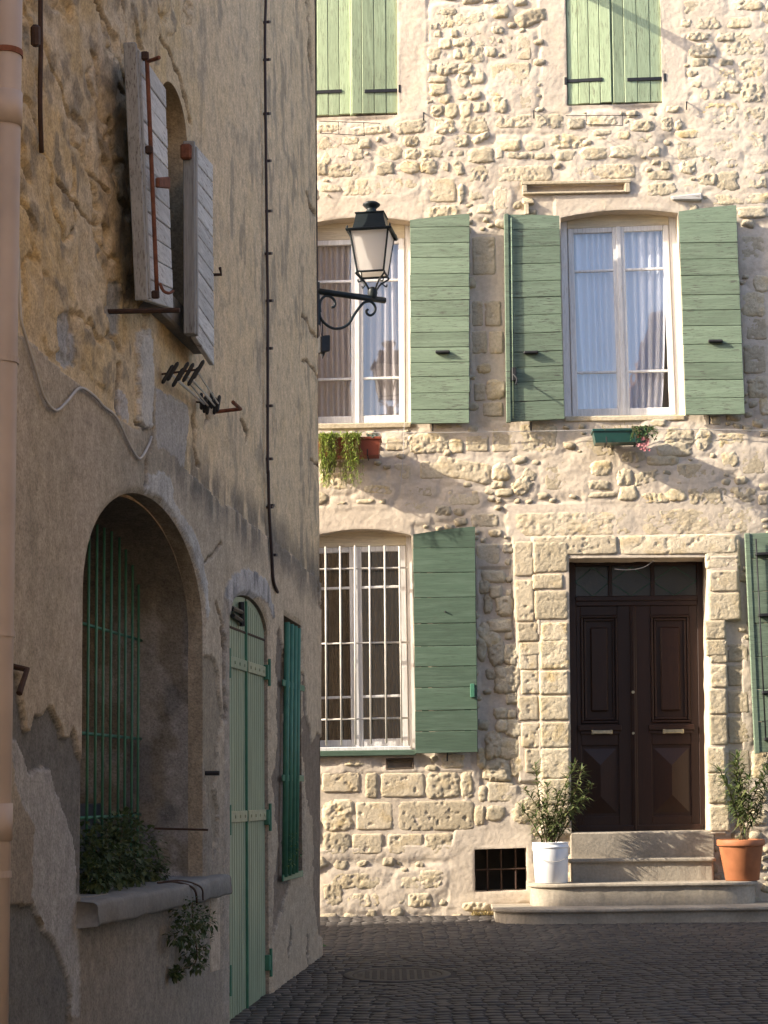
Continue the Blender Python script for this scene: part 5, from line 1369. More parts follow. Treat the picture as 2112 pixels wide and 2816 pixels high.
def grille_big():
    o = -.36
    xs_t = [232, 254, 274, 295, 317, 335, 354, 371]; 
    u_l = nu0 - .05; 
    c0 = Zz(232, 1716, o); c1 = Zz(225, 2016, o)
    ur = LW.sz(391, 1765, o)[0]
    first = None
    us = [LW.sz(x, 1800, o)[0] for x in xs_t]; st = us[1] - us[0]
    us = [us[0] - st] + us
    for zc in (c0, c1, LEDGE_Z + .35):
        mb = MB(); tube(mb, [LW.P(us[0] - .1, o, zc), LW.P(nu1 + .0, o, zc)], .009, 8)
        if first is None: first = mb.build('niche_grille', M['green_bar'], PH, True); first['label'] = 'dark green vertical bars inside the arched niche'
        else: mb.build('crossbar', M['green_bar'], first, True)
    for u in us:
        t = np.clip((u - (nu0 + nu1) / 2) / ((nu1 - nu0) / 2), -1, 1); zt = n_spr + (n_top - n_spr) * math.sqrt(max(0, 1 - t * t)) - .02
        zt = min(zt, n_top - .1)
        mb = MB(); tube(mb, [LW.P(u, o + .02, LEDGE_Z), LW.P(u, o + .02, zt)], .0075, 8); mb.build('bar', M['green_bar'], first, True)
    # bar sockets in the jamb
grille_big()
def ledge():
    u0, u1 = U(205, 2483), U(588, 2414)
    nu = 70; us = np.linspace(u0, u1, nu)
    prof = [(-1.5, 0.0), (-.3, .004), (.0, .002), (.092, .0), (.107, -.008), (.112, -.022), (.112, -.05), (.110, -.098), (.102, -.112), (.02, -.116), (-.02, -.116)]
    V = []
    for i, u in enumerate(us):
        for (o, z) in prof:
            wob = .028 * (fbm(u * 5 + z * 7, o * 3 + z * 9, 4, 7) - .5) if o > .05 else 0
            V.append(LW.P(u, o + wob, LEDGE_Z + z + (.02 * (fbm(u * 5, z * 8, 4, 17) - .5) if o > .05 else 0)))
    V = np.array(V); k = len(prof); fs = []
    for i in range(nu - 1):
        for j in range(k - 1): fs.append((i * k + j, i * k + j + 1, (i + 1) * k + j + 1, (i + 1) * k + j))
    fs += [tuple(range(k)), tuple(range((nu - 1) * k, nu * k))[::-1]]
    o = obj('ledge', V, fs, M['ledge'], PH, True); o['label'] = 'thick rounded stone sill of the niche'
    mb = MB(); tube(mb, smooth_path([LW.P(LW.sz(500, 2426, .11)[0], -.02, LEDGE_Z + .01), LW.P(LW.sz(512, 2424, .12)[0], .06, LEDGE_Z + .012), LW.P(LW.sz(530, 2430, .12)[0], .125, LEDGE_Z - .03), LW.P(LW.sz(540, 2455, .12)[0], .125, LEDGE_Z - .12)]), .006, 6); tube(mb, smooth_path([LW.P(LW.sz(515, 2424, .11)[0], -.02, LEDGE_Z + .01), LW.P(LW.sz(528, 2424, .12)[0], .07, LEDGE_Z + .012), LW.P(LW.sz(548, 2430, .12)[0], .128, LEDGE_Z - .03), LW.P(LW.sz(556, 2450, .12)[0], .125, LEDGE_Z - .1)]), .005, 6)
    mb.build('old_cord', M['rust_dark'], PH)
ledge()
# pale upright strip under the right end of the ledge
Qp = fquad(LW, [(570, 2466), (597, 2462), (597, 2668), (570, 2676)], .0); mb = MB(); Qp.box(mb, 0, Qp.W, 0, Qp.H, -.01, .02, .006)
a_ = mb; tinted('plaster_strip', np.concatenate(a_.v), a_.f, (.45, .36, .27), PH, False)
# ------------------------------------------------------------------ arched green door
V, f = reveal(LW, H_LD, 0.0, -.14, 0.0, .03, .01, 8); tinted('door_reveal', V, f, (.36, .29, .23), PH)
def lens():
    o = -.02; W = du1 - du0
    um = LW.sz(682, 2200, o)[0]
    um = (du0 + du1) / 2 + .02
    def head(u):
        t = np.clip((u - (du0 + du1) / 2) / (W / 2), -1, 1); return d_spr + (d_top - d_spr) * math.sqrt(max(0, 1 - t * t))
    first = None
    for k, (a, b) in enumerate(((du0 + .012, um - .022), (um + .022, du1 - .012))):
        n = 12; us = np.linspace(a, b, n + 1); V = []; 
        for oo in (o - .03, o):
            for j, u in enumerate(us): V.append(LW.P(u, oo, d_bot + .03))
            for j, u in enumerate(us): V.append(LW.P(u, oo, head(u) - .01))
        c = n + 1; fs = []
        for j in range(n): fs += [(2 * c + j, 2 * c + j + 1, 3 * c + j + 1, 3 * c + j), (c + j, c + j + 1, j + 1, j), (c + j, 3 * c + j, 3 * c + j + 1, c + j + 1)]
        fs += [(0, 2 * c, 3 * c, c), (c - 1, 2 * c - 1, 4 * c - 1, 3 * c - 1)]
        if first is None:
            fr_ = MB(); V0, f0 = chbox(0, 1, 0, 1, 0, 1, .02)
            first = obj('door', np.array(V), fs, M['green_metal'], PH); first['label'] = 'tall green two-leaf door with an arched head'
        else: obj('leaf', np.array(V), fs, M['green_metal'], first)
        # fine upright ribs
        m_ = 9
        for j in range(1, m_):
            u = a + (b - a) * j / m_; Q = Quad(LW.P(u - .006, o, head(u) - .05), LW.P(u + .006, o, head(u) - .05), LW.P(u + .006, o, d_bot + .03), LW.P(u - .006, o, d_bot + .03)); Q.n = LW.n
            mb = MB(); Q.box(mb, 0, Q.W, 0, Q.H, -.002, .0025, .002); mb.build('rib', M['green_metal'], first)
    Q = Quad(LW.P(um - .02, o, d_top - .03), LW.P(um + .02, o, d_top - .03), LW.P(um + .02, o, d_bot + .03), LW.P(um - .02, o, d_bot + .03)); Q.n = LW.n
    mb = MB(); Q.box(mb, 0, Q.W, 0, Q.H, -.03, -.012, .003); mb.build('meeting_gap', M['green_bar'], first)
    mb = MB(); Q.box(mb, -.012, .004, 0, Q.H, -.01, .016, .004); mb.build('meeting_strip', M['green_bar'], first)
    for zc, lab in ((Zz(690, 1837, -.02), 0), (Zz(690, 2243, -.02), 1)):
        for k, (a, b, mt) in enumerate(((du0 + .03, um - .03, 'green_metal' if lab == 0 else 'hinge_cream'), (um + .02, du1 - .02, 'hinge_cream'))):
            Q = Quad(LW.P(a, o, zc + .035), LW.P(b, o, zc + .035), LW.P(b, o, zc - .035), LW.P(a, o, zc - .035)); Q.n = LW.n
            mb = MB(); Q.box(mb, 0, Q.W, 0, Q.H, .004, .014, .003)
            for j in range(4): 
                c = Q.W * (j + .5) / 4; Q.box(mb, c - .01, c + .01, Q.H * .35, Q.H * .65, .012, .02, .004)
            mb.build('strap', M[mt], first)
    for (u, zc) in ((du0 - .01, Zz(634, 1826)), (du1 + .0, Zz(745, 1852)), (du0 - .01, Zz(627, 2255)), (du1, Zz(742, 2247)), (du0 - .01, Zz(626, 2697)), (du1, Zz(733, 2650))):
        Q = Quad(LW.P(u - .03, 0, zc + .05), LW.P(u + .04, 0, zc + .05), LW.P(u + .04, 0, zc - .05), LW.P(u - .03, 0, zc - .05)); Q.n = LW.n
        mb = MB(); Q.box(mb, 0, Q.W, 0, Q.H, -.03, .012, .004); tube(mb, Q.pt([(.04, -.04, .012), (.04, Q.H + .04, .012)]), .011, 8); mb.build('hinge_block', M['green_bar'], first)
    Q = Quad(LW.P(du0 + .01, o, d_spr - .02), LW.P(du1 - .01, o, d_spr - .02), LW.P(du1 - .01, o, d_spr - .035), LW.P(du0 + .01, o, d_spr - .035)); Q.n = LW.n
    mb = MB(); Q.box(mb, 0, Q.W, 0, Q.H, 0, .006, .002); mb.build('head_joint', M['rust_dark'], first)
    # broken fanlight corner with its iron bracket
    P0 = lambda x, y, oo: LW.hit(x, y, oo)
    mb = MB()
    tube(mb, [P0(637, 1672, .0), P0(664, 1684, .005), P0(664, 1708, .005), P0(640, 1692, .0)], .016, 6); tube(mb, [P0(664, 1656, .0), P0(666, 1722, .005)], .02, 6)
    mb.build('broken_bracket', M['iron'], PH)
lens()
V, f = panel_poly(LW, H_LD, -.135); obj('door_back', V, f, M['room'], PH)
# ------------------------------------------------------------------ narrow barred slit
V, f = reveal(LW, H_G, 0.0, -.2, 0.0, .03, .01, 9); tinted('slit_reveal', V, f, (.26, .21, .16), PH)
V, f = panel_poly(LW, H_G, -.2); obj('slit_back', V, f, M['brown'], PH)
def slit():
    first = None
    for (p, q) in (((777, 1877), (836, 1890)), ((777, 2139), (834, 2139)), ((777, 2415), (832, 2400))):
        o = .03
        a, b = LW.sz(*p, o), LW.sz(*q, o); Q = Quad(LW.P(a[0], o, a[1] + .022), LW.P(b[0], o, a[1] + .022), LW.P(b[0], o, a[1] - .022), LW.P(a[0], o, a[1] - .022)); Q.n = LW.n
        mb = MB(); Q.box(mb, 0, Q.W, 0, Q.H, -.006, .006, .003)
        if first is None: first = mb.build('slit_grille', M['green_bar'], PH); first['label'] = 'four green round bars over a narrow slit'
        else: mb.build('crossbar', M['green_bar'], first)
    for (xt, yt, xb, yb) in ((790, 1712, 783, 2412), (801, 1717, 794, 2408), (811, 1722, 804, 2404), (820, 1728, 813, 2400)):
        mb = MB(); tube(mb, [LW.hit(xt, yt, .035), LW.hit(xb, yb, .035)], .021, 10); mb.build('bar', M['green_bar'], first, True)
slit()
# ------------------------------------------------------------------ upper window with grey shutters
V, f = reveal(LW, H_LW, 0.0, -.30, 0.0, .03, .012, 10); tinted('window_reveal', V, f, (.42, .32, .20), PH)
V, f = panel_poly(LW, H_LW, -.30); obj('window_back', V, f, M['room'], PH)
def grey_shutter(pts, outs, label, seed, nb=11):
    Q = fquad(LW, pts, outs); W, H = Q.W, Q.H
    mb = MB(); Q.box(mb, -.012, .022, 0, H, -.05, .012, .004); sh = mb.build('shutter', M['grey_v'], PH); sh['label'] = label
    r = random.Random(seed)
    mb = MB(); Q.box(mb, .052, .085, .01, H - .02, -.05, .016, .004); mb.build('stile', M['grey_v'], sh)
    for i in range(nb):
        y0, y1 = H * i / nb + .002, H * (i + 1) / nb - .002
        mb = MB(); Q.box(mb, .02 if i in (1, nb - 2) else .087, W, y0, y1, -.03 + r.uniform(-.002, .002), .004 + r.uniform(-.003, .003), .004); mb.build('board', M['grey_h'], sh)
    return Q, sh
Qg, sh = grey_shutter([(368, 117), (453, 243), (475, 850), (400, 826)], (.16, .10, .10, .16), 'weathered grey shutter with a rusty rod, nearest the downpipe', 51)
mb = MB(); tube(mb, smooth_path([Qg.pt([(.17, Qg.H * 1.0, .03)])[0], Qg.pt([(.17, Qg.H * .6, .03)])[0], Qg.pt([(.17, Qg.H * .04, .03)])[0]], 6), .011, 8); rod = mb.build('espagnolette', M['rust'], sh, True)
mb = MB(); tube(mb, [LW.hit(409, 168, .2), LW.hit(425, 163, .25), LW.hit(438, 158, .28)], .010, 6); mb.build('hook', M['rust'], sh)
mb = MB(); tube(mb, smooth_path([LW.hit(440, 780, .2), LW.hit(450, 800, .22), LW.hit(465, 806, .24), LW.hit(476, 800, .25)]), .008, 6); mb.build('hook', M['rust'], sh)
for t in (.985, .61, .03):
    mb = MB(); Qg.box(mb, .15, .19, Qg.H * t - .02, Qg.H * t + .02, .004, .04, .006); mb.build('rod_guide', M['rust_dark'], sh)
Q_ = fquad(LW, [(432, 488), (463, 486), (463, 519), (432, 516)], .19); mb = MB(); Q_.box(mb, 0, Q_.W, 0, Q_.H, -.01, .012, .006); mb.build('latch', M['rust'], sh)
Qh, sh = grey_shutter([(529, 388), (584, 452), (588, 1006), (531, 918)], (.17, .13, .13, .17), 'weathered grey shutter nearest the long wall cable', 52)
mb = MB(); Qh.box(mb, -.05, .0, Qh.H * .90, Qh.H * .98, -.06, .0, .01); mb.build('hinge', M['rust'], sh)
# sill of that window
us0, us1 = U(405, 880), U(536, 985); zs0 = w_bot
Q = Quad(LW.P(us0, .03, zs0 + .0), LW.P(us1, .03, zs0), LW.P(us1, .03, zs0 - .16), LW.P(us0, .03, zs0 - .16)); Q.n = LW.n
mb = MB(); Q.box(mb, 0, Q.W, 0, Q.H, -.3, .035, .012); mb.build('sill', M['ledge'], PH)
# iron stays and hooks
def iron(pts, r, mat, name='iron_hook'):
    mb = MB(); tube(mb, [LW.hit(x, y, o) if o == 0 else LW.hit(x, y, o) for x, y, o in pts], r, 7); return mb.build(name, M[mat], PH)
def perp(px, py, px2, py2, r, mat, name, extra=None):
    """bar standing out of the wall: starts at a pixel on the wall, ends at a second pixel"""
    a = LW.hit(px, py, -.03); p0 = LW.hit(px, py, 0)
    # distance out so that the end lands on the pixel's column
    best = min(np.linspace(.05, .6, 111), key=lambda o: abs(project(p0 + LW.n * o)[0] - px2))
    e_ = p0 + LW.n * best; t = project(e_); dz = (t[1] - py2) * (e_[1] / F)
    e_ = e_ + np.array([0, 0, dz]); pts = [p0 - LW.n * .03, e_]
    if extra is not None: pts.append(LW.hit(extra[0], extra[1], best))
    mb = MB(); tube(mb, pts, r, 7); return mb.build(name, M[mat], PH)
perp(308, 856, 496, 853, .013, 'rust_dark', 'shutter_stay')
perp(588, 1134, 662, 1124, .012, 'rust', 'iron_hook', (641, 1106))
perp(586, 755, 605, 755, .010, 'rust_dark', 'iron_hook', (605, 736))
perp(566, 2126, 604, 2126, .014, 'iron', 'iron_hook')
perp(15, 1823, 74, 1841, .013, 'rust_dark', 'iron_hook', (53, 1907))
perp(440, 2278, 572, 2282, .006, 'rust_dark', 'iron_wire')
# rust eaten conduit near the downpipe
mb = MB(); tube(mb, smooth_path([LW.hit(112, -60, .04), LW.hit(111, 40, .04), LW.hit(112, 130, .04), LW.hit(110, 280, .04), LW.hit(114, 420, .02)]), .011, 7); cd = mb.build('conduit', M['rust_dark'], PH, True)
Q_ = fquad(LW, [(100, 66), (122, 70), (122, 132), (101, 128)], .07); mb = MB(); Q_.box(mb, 0, Q_.W * .5, 0, Q_.H, -.03, .005, .012); mb.build('conduit_box', M['rust_dark'], cd)
# ------------------------------------------------------------------ downpipe
def downpipe():
    o = .075; r = .062
    pts = []
    u = LW.sz(26, 1400, o)[0] + 0.0
    uu = LW.sz(-2, 1400, o)[0]
    mb = MB(); tube(mb, [LW.P(uu, o, z) for z in (LZ0, 2.0, LZ1)], r, 24); d = mb.build('downpipe', M['pipe'], PH, True); d['label'] = 'beige round downpipe at the picture edge'
    for py in (355, 2310): 
        zc = LW.sz(20, py, o)[1]; mb = MB(); tube(mb, [LW.P(uu, o, zc - .0), LW.P(uu, o, zc + .14)], r + .006, 24); mb.build('socket', M['pipe'], d, True)
    for py in (151, 1002, 1750, 2400):
        zc = LW.sz(20, py, o)[1]; mb = MB(); tube(mb, [LW.P(uu, o, zc - .012), LW.P(uu, o, zc + .012)], r + .005, 24); 
        tube(mb, [LW.P(uu + .05, o - .1, zc), LW.P(uu + .09, o + .02, zc)], .012, 7); mb.build('bracket', M['rust'] if py == 151 else M['pipe'], d)
downpipe()
# ------------------------------------------------------------------ cables on the plaster
def cable(path, out, r, mat, name, label, clips=None, n=6):
    P = smooth_path([LW.hit(x, y, out) for x, y in path], n); mb = MB(); tube(mb, P, r, 6)
    e = empty(name, tuple(P[-1]), label, 'cable'); mb.build('sheath', M[mat], e, True)
    for (x, y) in clips or []:
        Q = fquad(LW, [(x - 2.4, y - 4), (x + 2.4, y - 4), (x + 2.4, y + 4), (x - 2.4, y + 4)], out - .02); Q.n = LW.n; mb = MB(); Q.box(mb, 0, Q.W, 0, Q.H, -.01, .034, .003); mb.build('clip', M[mat], e)
cable([z2(*p) for p in ((88, -40), (95, 0), (105, 300), (125, 400), (180, 580), (230, 740), (290, 808), (350, 760), (415, 692), (490, 735), (540, 790), (600, 840), (660, 960), (700, 1035), (730, 1055), (770, 990), (785, 945))], .03, .007, 'cable', 'loose_cable', 'loose pale cable sagging in loops across the peeling plaster')
cable([z1(1374, -150), z1(1378, 0), z1(1374, 280), z1(1385, 1320), z2(1388, 240), z2(1388, 1060), z3(1391, 0), z3(1396, 200), z3(1410, 430), z3(1418, 560), z3(1440, 620)], .03, .011, 'cable_dark', 'wall_cable', 'long dark clipped cable running down the plaster to above the slit bars',
      [z1(1376, 115), z1(1376, 310), z1(1376, 590), z1(1380, 835), z1(1384, 1095), z1(1385, 1315), z2(1390, 240), z2(1388, 487), z2(1388, 785), z2(1388, 1060), z2(1390, 1310), z3(1395, 170), z3(1410, 427)])
Q_ = fquad(LW, [z3(1418, 590), z3(1445, 600), z3(1445, 640), z3(1420, 630)], .05)
cable([(866, -80), (868, 120), (870, 420), (872, 700), (874, 930)], .035, .006, 'cable_dark', 'corner_cable', 'thin dark cable clipped down the plaster corner to the black box',
      [])
# ------------------------------------------------------------------ drying rack under the upper window
def rack():
    e = empty('drying_rack', tuple(LW.hit(480, 1060, .1)), 'small dark clothes drying rack with white lines under the grey shutters', 'drying rack')
    zl = [(446, 1030), (540, 1112)]
    ends = [[], []]
    for g, (xa, ya, xb, yb, n) in enumerate(((428, 1040, 512, 1030, 7), (516, 1118, 560, 1108, 6))):
        for i in range(n):
            t = i / (n - 1); o = .03 + (.17 if g == 0 else .10) * t
            base = LW.hit(zl[g][0], zl[g][1], .0); c = base + LW.n * o
            jj = .02 * math.sin(i * 2.3 + g); tl = np.array([0, 0, .05]) + (LW.n * .03 if g == 0 else LW.n * .004 * (i % 3)); c = c + np.array([0, 0, jj])
            mb = MB(); tube(mb, [c - tl, c - tl * .8, c + tl * .8, c + tl], [.005, .011, .011, .005], 7); mb.build('peg', M['iron'], e)
            ends[g].append(c)
    for g in (0, 1):
        mb = MB(); tube(mb, [ends[g][0] - LW.n * .06, ends[g][-1]], .006, 6); mb.build('arm', M['rust_dark'], e)
    for i in range(6):
        mb = MB(); tube(mb, [ends[0][i + 1] + np.array([0, 0, -.02]), ends[1][i] + np.array([0, 0, -.0])], .0055, 5); mb.build('line', M['string'], e)
rack()
# ------------------------------------------------------------------ plants on the plaster house
def ivy(name, label, pts, cnt, spread, L, w, seed, mat='leaf_ivy', stems=None):
    r = random.Random(seed); mb = MB(); e = empty(name, tuple(pts[0]), label, 'plant')
    for i in range(cnt):
        k = r.randrange(len(pts)); c = np.array(pts[k]); sp = spread[k] if hasattr(spread, '__len__') else spread
        v = np.array([r.gauss(0, 1), r.gauss(0, 1), r.gauss(0, 1)]); v /= np.linalg.norm(v); p = c + v * sp * r.uniform(.55, 1.0) * np.array([1, 1, .85])
        d = v + np.array([r.uniform(-.8, .8), r.uniform(-.8, .8), r.uniform(-.6, .9)])
        leaf_shape(mb, p, d, np.array([.01, .02, 1.]), r.uniform(*L), w * r.uniform(.7, 1.3), r.uniform(.1, .6), .2)
    mb.build('foliage', M[mat], e)
    if stems:
        sb = MB()
        for s_ in stems: tube(sb, smooth_path(s_), .004, 5)
        sb.build('stem', M['stem'], e)
    return e
L_ = lambda x, y, o: LW.hit(x, y, o)
ivy('ivy_bush', 'dense dark ivy bush growing on the niche sill behind the green bars', [L_(250, 2360, -.16), L_(290, 2330, -.16), L_(330, 2310, -.17), L_(365, 2330, -.18), L_(395, 2370, -.18), L_(420, 2400, -.16), L_(300, 2390, -.12), L_(350, 2385, -.12), L_(260, 2410, -.1), L_(240, 2320, -.2), L_(340, 2270, -.2)], 2100, [.16, .16, .17, .16, .13, .08, .13, .13, .09, .12, .10], (.025, .05), .026, 61,
    stems=[[L_(330, 2420, -.2), L_(330, 2340, -.18), L_(340, 2260, -.2)], [L_(300, 2420, -.2), L_(270, 2350, -.18), L_(245, 2300, -.2)]])
ivy('hanging_ivy', 'ivy trailing down from the niche sill beside the green door', [L_(515, 2505, .12), L_(530, 2530, .12), L_(520, 2560, .12), L_(540, 2590, .11), L_(535, 2620, .10), L_(540, 2645, .08), L_(560, 2530, .1), L_(490, 2570, .1), L_(485, 2672, .06)], 700, [.10, .11, .09, .09, .08, .06, .07, .06, .03], (.02, .04), .022, 62,
    stems=[[L_(530, 2440, .1), L_(530, 2530, .12), L_(540, 2640, .09), L_(485, 2672, .05)]])
ivy('slit_weed', 'small green creeper growing out between the slit bars', [L_(800, 2310, .06), L_(806, 2340, .06), L_(818, 2345, .05), L_(795, 2370, .06)], 130, [.06, .06, .04, .04], (.015, .03), .014, 63, 'leaf_mid')
gp = ground_hit(884, 2604)
weed('weed', 'tiny green weed at the foot of the plaster corner', gp, 50, 'leaf_mid', (.02, .05), .012, .03, 64)
# ------------------------------------------------------------------ lantern
def lantern():
    D = 15.0
    C0 = LW.hit(877, 800, .0)
    def at(px, py, depth):
        d = ray(px, py); return CAMP + d * ((depth) / d[1])
    y0 = C0[1]
    def arm_pt(px, py):                       # on the vertical plane that the arm lies in (61 degrees from the view line)
        nrm = np.array([math.cos(math.radians(61)), -math.sin(math.radians(61)), 0]); d = ray(px, py); t = ((C0 - CAMP) @ nrm) / (d @ nrm); return CAMP + d * t
    k = lambda x, y: (860 + x * .217, 520 + y * .217)
    A = lambda x, y: arm_pt(*k(x, y))
    ax = A(750, 1390); yaw = math.radians(-8.5)
    e = empty('wall_lantern', tuple(A(60, 1300)), 'black street lantern with frosted panes on a scrolled wall bracket', 'street lamp')
    mb = MB(); a, b = A(60, 1293), A(915, 1412)
    tube(mb, [a, b], .026, 10); mb.build('arm', M['lamp_paint'], e, True)
    sc = lambda pts, r=.010: tube(MB(), smooth_path([A(*p) for p in pts], 8), r, 7)
    sc([(95, 1560), (90, 1470), (110, 1400), (160, 1355), (215, 1360), (265, 1400), (285, 1450), (270, 1490), (235, 1500)], .011).build('scroll', M['lamp_paint'], e, True)
    sc([(92, 1420), (82, 1500), (95, 1620), (150, 1700), (230, 1755), (310, 1770), (390, 1750), (460, 1700), (520, 1600), (590, 1500), (640, 1445)], .012).build('scroll', M['lamp_paint'], e, True)
    sc([(640, 1445), (690, 1425), (740, 1430), (780, 1470), (795, 1520), (775, 1575), (730, 1600), (690, 1580), (680, 1545), (700, 1525)], .011).build('scroll', M['lamp_paint'], e, True)
    mb = MB(); tube(mb, [A(70, 1180), A(72, 1720)], .014, 6); mb.build('wall_plate', M['lamp_paint'], e)
    # heights from pixels at the lantern axis
    dep = ax[1]
    zz = lambda y: at(*k(750, y), dep)[2]
    cx_, cy_ = ax[0], ax[1]; cxx = at(*k(752, 800), dep)[0]; cx_ = cxx
    def ring(h, z, sx=1.0):
        c, s = math.cos(yaw), math.sin(yaw)
        return [np.array([cx_ + x * c - y * s, cy_ + x * s + y * c, z]) for x, y in ((-h, -h), (h, -h), (h, h), (-h, h))]
    m_per = .217 * dep / F
    hw = lambda w: w * m_per / 2
    zt, zb = zz(585), zz(1080)
    ht, hb = hw(500), hw(345)
    def frustum(levels, name, mat, cap0=False, cap1=True, parent=e):
        V = []; fs = []
        for h, z in levels: V += ring(h, z)
        for i in range(len(levels) - 1):
            for j in range(4): fs.append((i * 4 + j, i * 4 + (j + 1) % 4, (i + 1) * 4 + (j + 1) % 4, (i + 1) * 4 + j))
        if cap0: fs.append((3, 2, 1, 0))
        if cap1: n = len(levels) - 1; fs.append((n * 4, n * 4 + 1, n * 4 + 2, n * 4 + 3))
        mb = MB(); mb.add(V, fs); return mb.build(name, M[mat], parent)
    T = ring(ht, zt); B = ring(hb, zb)
    for j in range(4):
        q = [B[j], B[(j + 1) % 4], T[(j + 1) % 4], T[j]]; obj('pane', np.array(q), [(0, 1, 2, 3)], M['frost'], e)
        mb = MB(); tube(mb, [B[j], T[j]], .009, 6); mb.build('corner_bar', M['lamp_paint'], e)
        mb = MB(); tube(mb, [B[j], B[(j + 1) % 4]], .009, 6); mb.build('rail', M['lamp_paint'], e)
        # curved leg to the base
        c = np.array([cx_, cy_, zz(1300)]); m2 = B[j] * .55 + np.array([cx_, cy_, zz(1190)]) * .45; m2[2] = zz(1190)
        mb = MB(); tube(mb, smooth_path([B[j] + np.array([0, 0, -.002]), B[j] + (B[j] - np.array([cx_, cy_, B[j][2]])) * .06 - np.array([0, 0, .02]), m2, c + (B[j] - c) * np.array([.25, .25, .1])]), .008, 6)
        tube(mb, smooth_path([m2 + np.array([0, 0, .015]), m2 + (B[j] - np.array([cx_, cy_, B[j][2]])) * .35 + np.array([0, 0, -.012]), m2 + (B[j] - np.array([cx_, cy_, B[j][2]])) * .42 + np.array([0, 0, .008])]), .006, 5); mb.build('leg', M['lamp_paint'], e, True)
    frustum([(hw(580), zt - .006), (hw(600), zt + .006), (hw(600), zt + .016), (hw(560), zt + .022)], 'eave', 'lamp_paint', False, True)
    frustum([(hw(455), zt + .018), (hw(400), zt + (zz(340) - zz(585)) * .5), (hw(360), zz(350)), (hw(385), zz(346)), (hw(385), zz(334)), (hw(250), zz(322))], 'cap', 'lamp_paint', False, True)
    mb = MB(); lathe(mb, (cx_, cy_, 0), [(hw(250), zz(325)), (hw(170), zz(300)), (hw(125), zz(262)), (hw(130), zz(250)), (hw(190), zz(225)), (hw(235), zz(205)), (hw(225), zz(190)), (hw(150), zz(168)), (hw(30), zz(157)), (0.0005, zz(156))], 20); mb.build('finial', M['lamp_paint'], e, True)
    mb = MB(); lathe(mb, (cx_, cy_, 0), [(.0005, zz(1410)), (hw(95), zz(1390)), (hw(110), zz(1350)), (hw(130), zz(1320)), (hw(125), zz(1300)), (hw(130), zz(1280)), (hw(100), zz(1255)), (hw(40), zz(1240)), (.0005, zz(1236))], 18); mb.build('socket', M['lamp_paint'], e, True)
    for j in range(4):
        P = ring(hw(560), zt + .02)[j]; mb = MB(); lathe(mb, P, [(.007, 0), (.009, .012), (.005, .02), (.0005, .03)], 8); mb.build('eave_knob', M['lamp_paint'], e, True)
    # black box hanging below the bracket
    e2 = empty('junction_box', tuple(A(130, 2100)), 'small black electrical box hung on the plaster corner below the lantern', 'junction box')
    bx_ = [A(85, 1865), A(205, 1855), A(205, 2060), A(85, 2080)]; Q = Quad(*bx_); mb = MB(); Q.box(mb, 0, Q.W, 0, Q.H, -.05, .03, .008); mb.build('casing', M['iron'], e2)
    mb = MB(); tube(mb, [A(130, 2070), A(125, 2150)], [.02, .003], 8); mb.build('gland', M['iron'], e2)
    mb = MB(); tube(mb, smooth_path([A(100, 1660), A(95, 1760), A(110, 1870)]), .005, 5); tube(mb, smooth_path([A(118, 1660), A(122, 1760), A(120, 1870)]), .005, 5); mb.build('lead', M['cable_dark'], e2)
lantern()
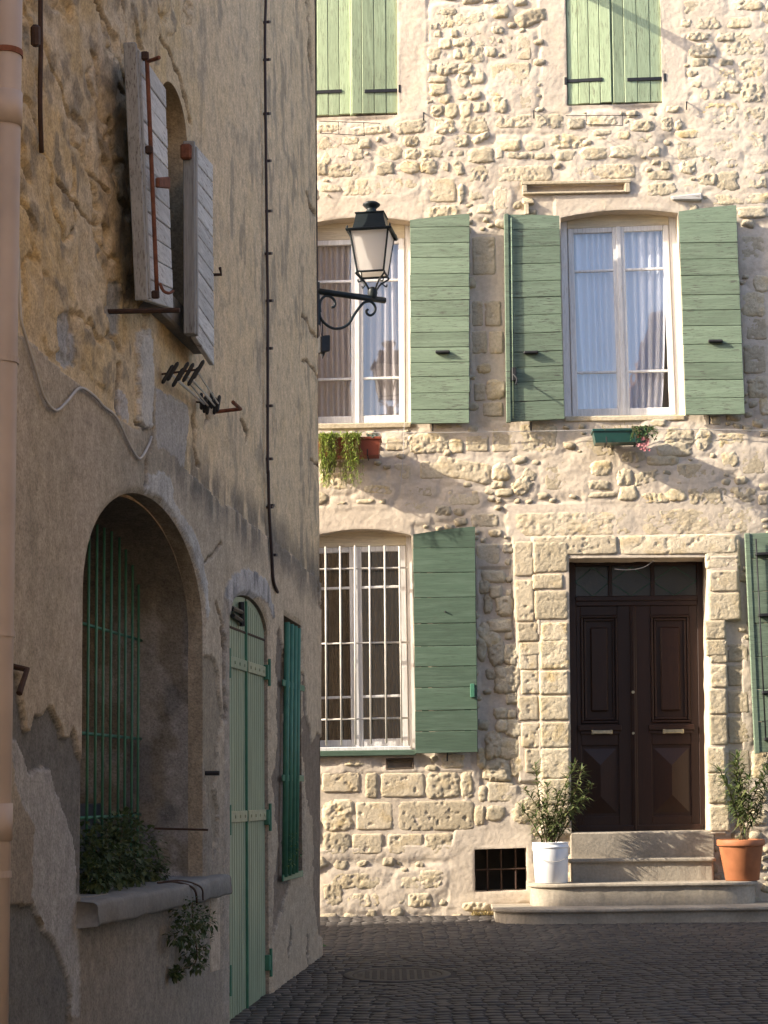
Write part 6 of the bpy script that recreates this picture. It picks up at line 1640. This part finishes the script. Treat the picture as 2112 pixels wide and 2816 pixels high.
# ================================================================== HOUSE ACROSS (outside the frame, seen mirrored in the window)
def across():
    e = empty('opposite_house', (6.5, 0, -.6), 'plain beige house across the street, mirrored as a roof edge in the window', 'house')
    x0, x1, y0, y1, z1 = 5.45, 11.0, -13.0, 0.2, 11.5
    V = [(x0, y0, -2), (x1, y0, -2), (x1, y1, -1), (x0, y1, -1), (x0, y0, z1), (x1, y0, z1), (x1, y1, z1), (x0, y1, z1)]
    obj('wall', V, [(0, 1, 5, 4), (1, 2, 6, 5), (2, 3, 7, 6), (3, 0, 4, 7)], M['roughcast'], e)
    V = [(x0 - .45, y0 - .3, z1 - .1), (x0 - .45, y1 + .4, z1 - .1), ((x0 + x1) / 2, y1 + .4, z1 + 1.8), ((x0 + x1) / 2, y0 - .3, z1 + 1.8), (x1 + .4, y0 - .3, z1 - .1), (x1 + .4, y1 + .4, z1 - .1)]
    V2 = [(a, b, c + .14) for a, b, c in V]
    obj('roof', V + V2, [(0, 1, 2, 3), (3, 2, 5, 4), (6, 7, 8, 9), (9, 8, 11, 10), (0, 1, 7, 6), (1, 2, 8, 7), (2, 5, 11, 8)], M['roof'], e)
across()
def street_end():
    e = empty('street_end_house', (-2, -24, -1.7), 'tall ochre house closing the street behind the viewer', 'house')
    x0, x1, y0, y1, z1 = -9.0, 2.6, -32.0, -24.0, 11.5
    V = [(x0, y0, -3), (x1, y0, -3), (x1, y1, -3), (x0, y1, -3), (x0, y0, z1), (x1, y0, z1), (x1, y1, z1), (x0, y1, z1)]
    obj('wall', V, [(0, 1, 5, 4), (1, 2, 6, 5), (2, 3, 7, 6), (3, 0, 4, 7)], M['roughcast'], e)
    V = [(x0 - .3, y1 + .4, z1 - .1), (x1 + .3, y1 + .4, z1 - .1), (x1 + .3, (y0 + y1) / 2, z1 + 1.7), (x0 - .3, (y0 + y1) / 2, z1 + 1.7), (x1 + .3, y0 - .4, z1 - .1), (x0 - .3, y0 - .4, z1 - .1)]
    obj('roof', V, [(0, 1, 2, 3), (3, 2, 4, 5)], M['roof'], e)
street_end()
def shade_house():  # added out of view to darken the lower part of the plaster wall
    e = empty('added_shade_house', (4, 4, -.6), 'unseen beige house added beyond the picture edge to shade the plaster wall', 'house')
    x0, x1, y0, y1, z1 = 3.4, 9.0, 2.0, 10.4, 7.3
    V = [(x0, y0, -2), (x1, y0, -2), (x1, y1, -1), (x0, y1, -1), (x0, y0, z1), (x1, y0, z1 + .5), (x1, y1, z1 + .5), (x0, y1, z1)]
    obj('wall', V, [(0, 1, 5, 4), (1, 2, 6, 5), (2, 3, 7, 6), (3, 0, 4, 7)], M['roughcast'], e)
    V = [(x0 - .25, y0, z1 - .08), (x0 - .25, y1 + .2, z1 - .08), (x1, y1 + .2, z1 + .45), (x1, y0, z1 + .45)]
    V = V + [(a, b, c + .12) for a, b, c in V]
    obj('roof', V, [(0, 1, 2, 3), (4, 5, 6, 7), (0, 1, 5, 4), (1, 2, 6, 5)], M['roof'], e)
shade_house()
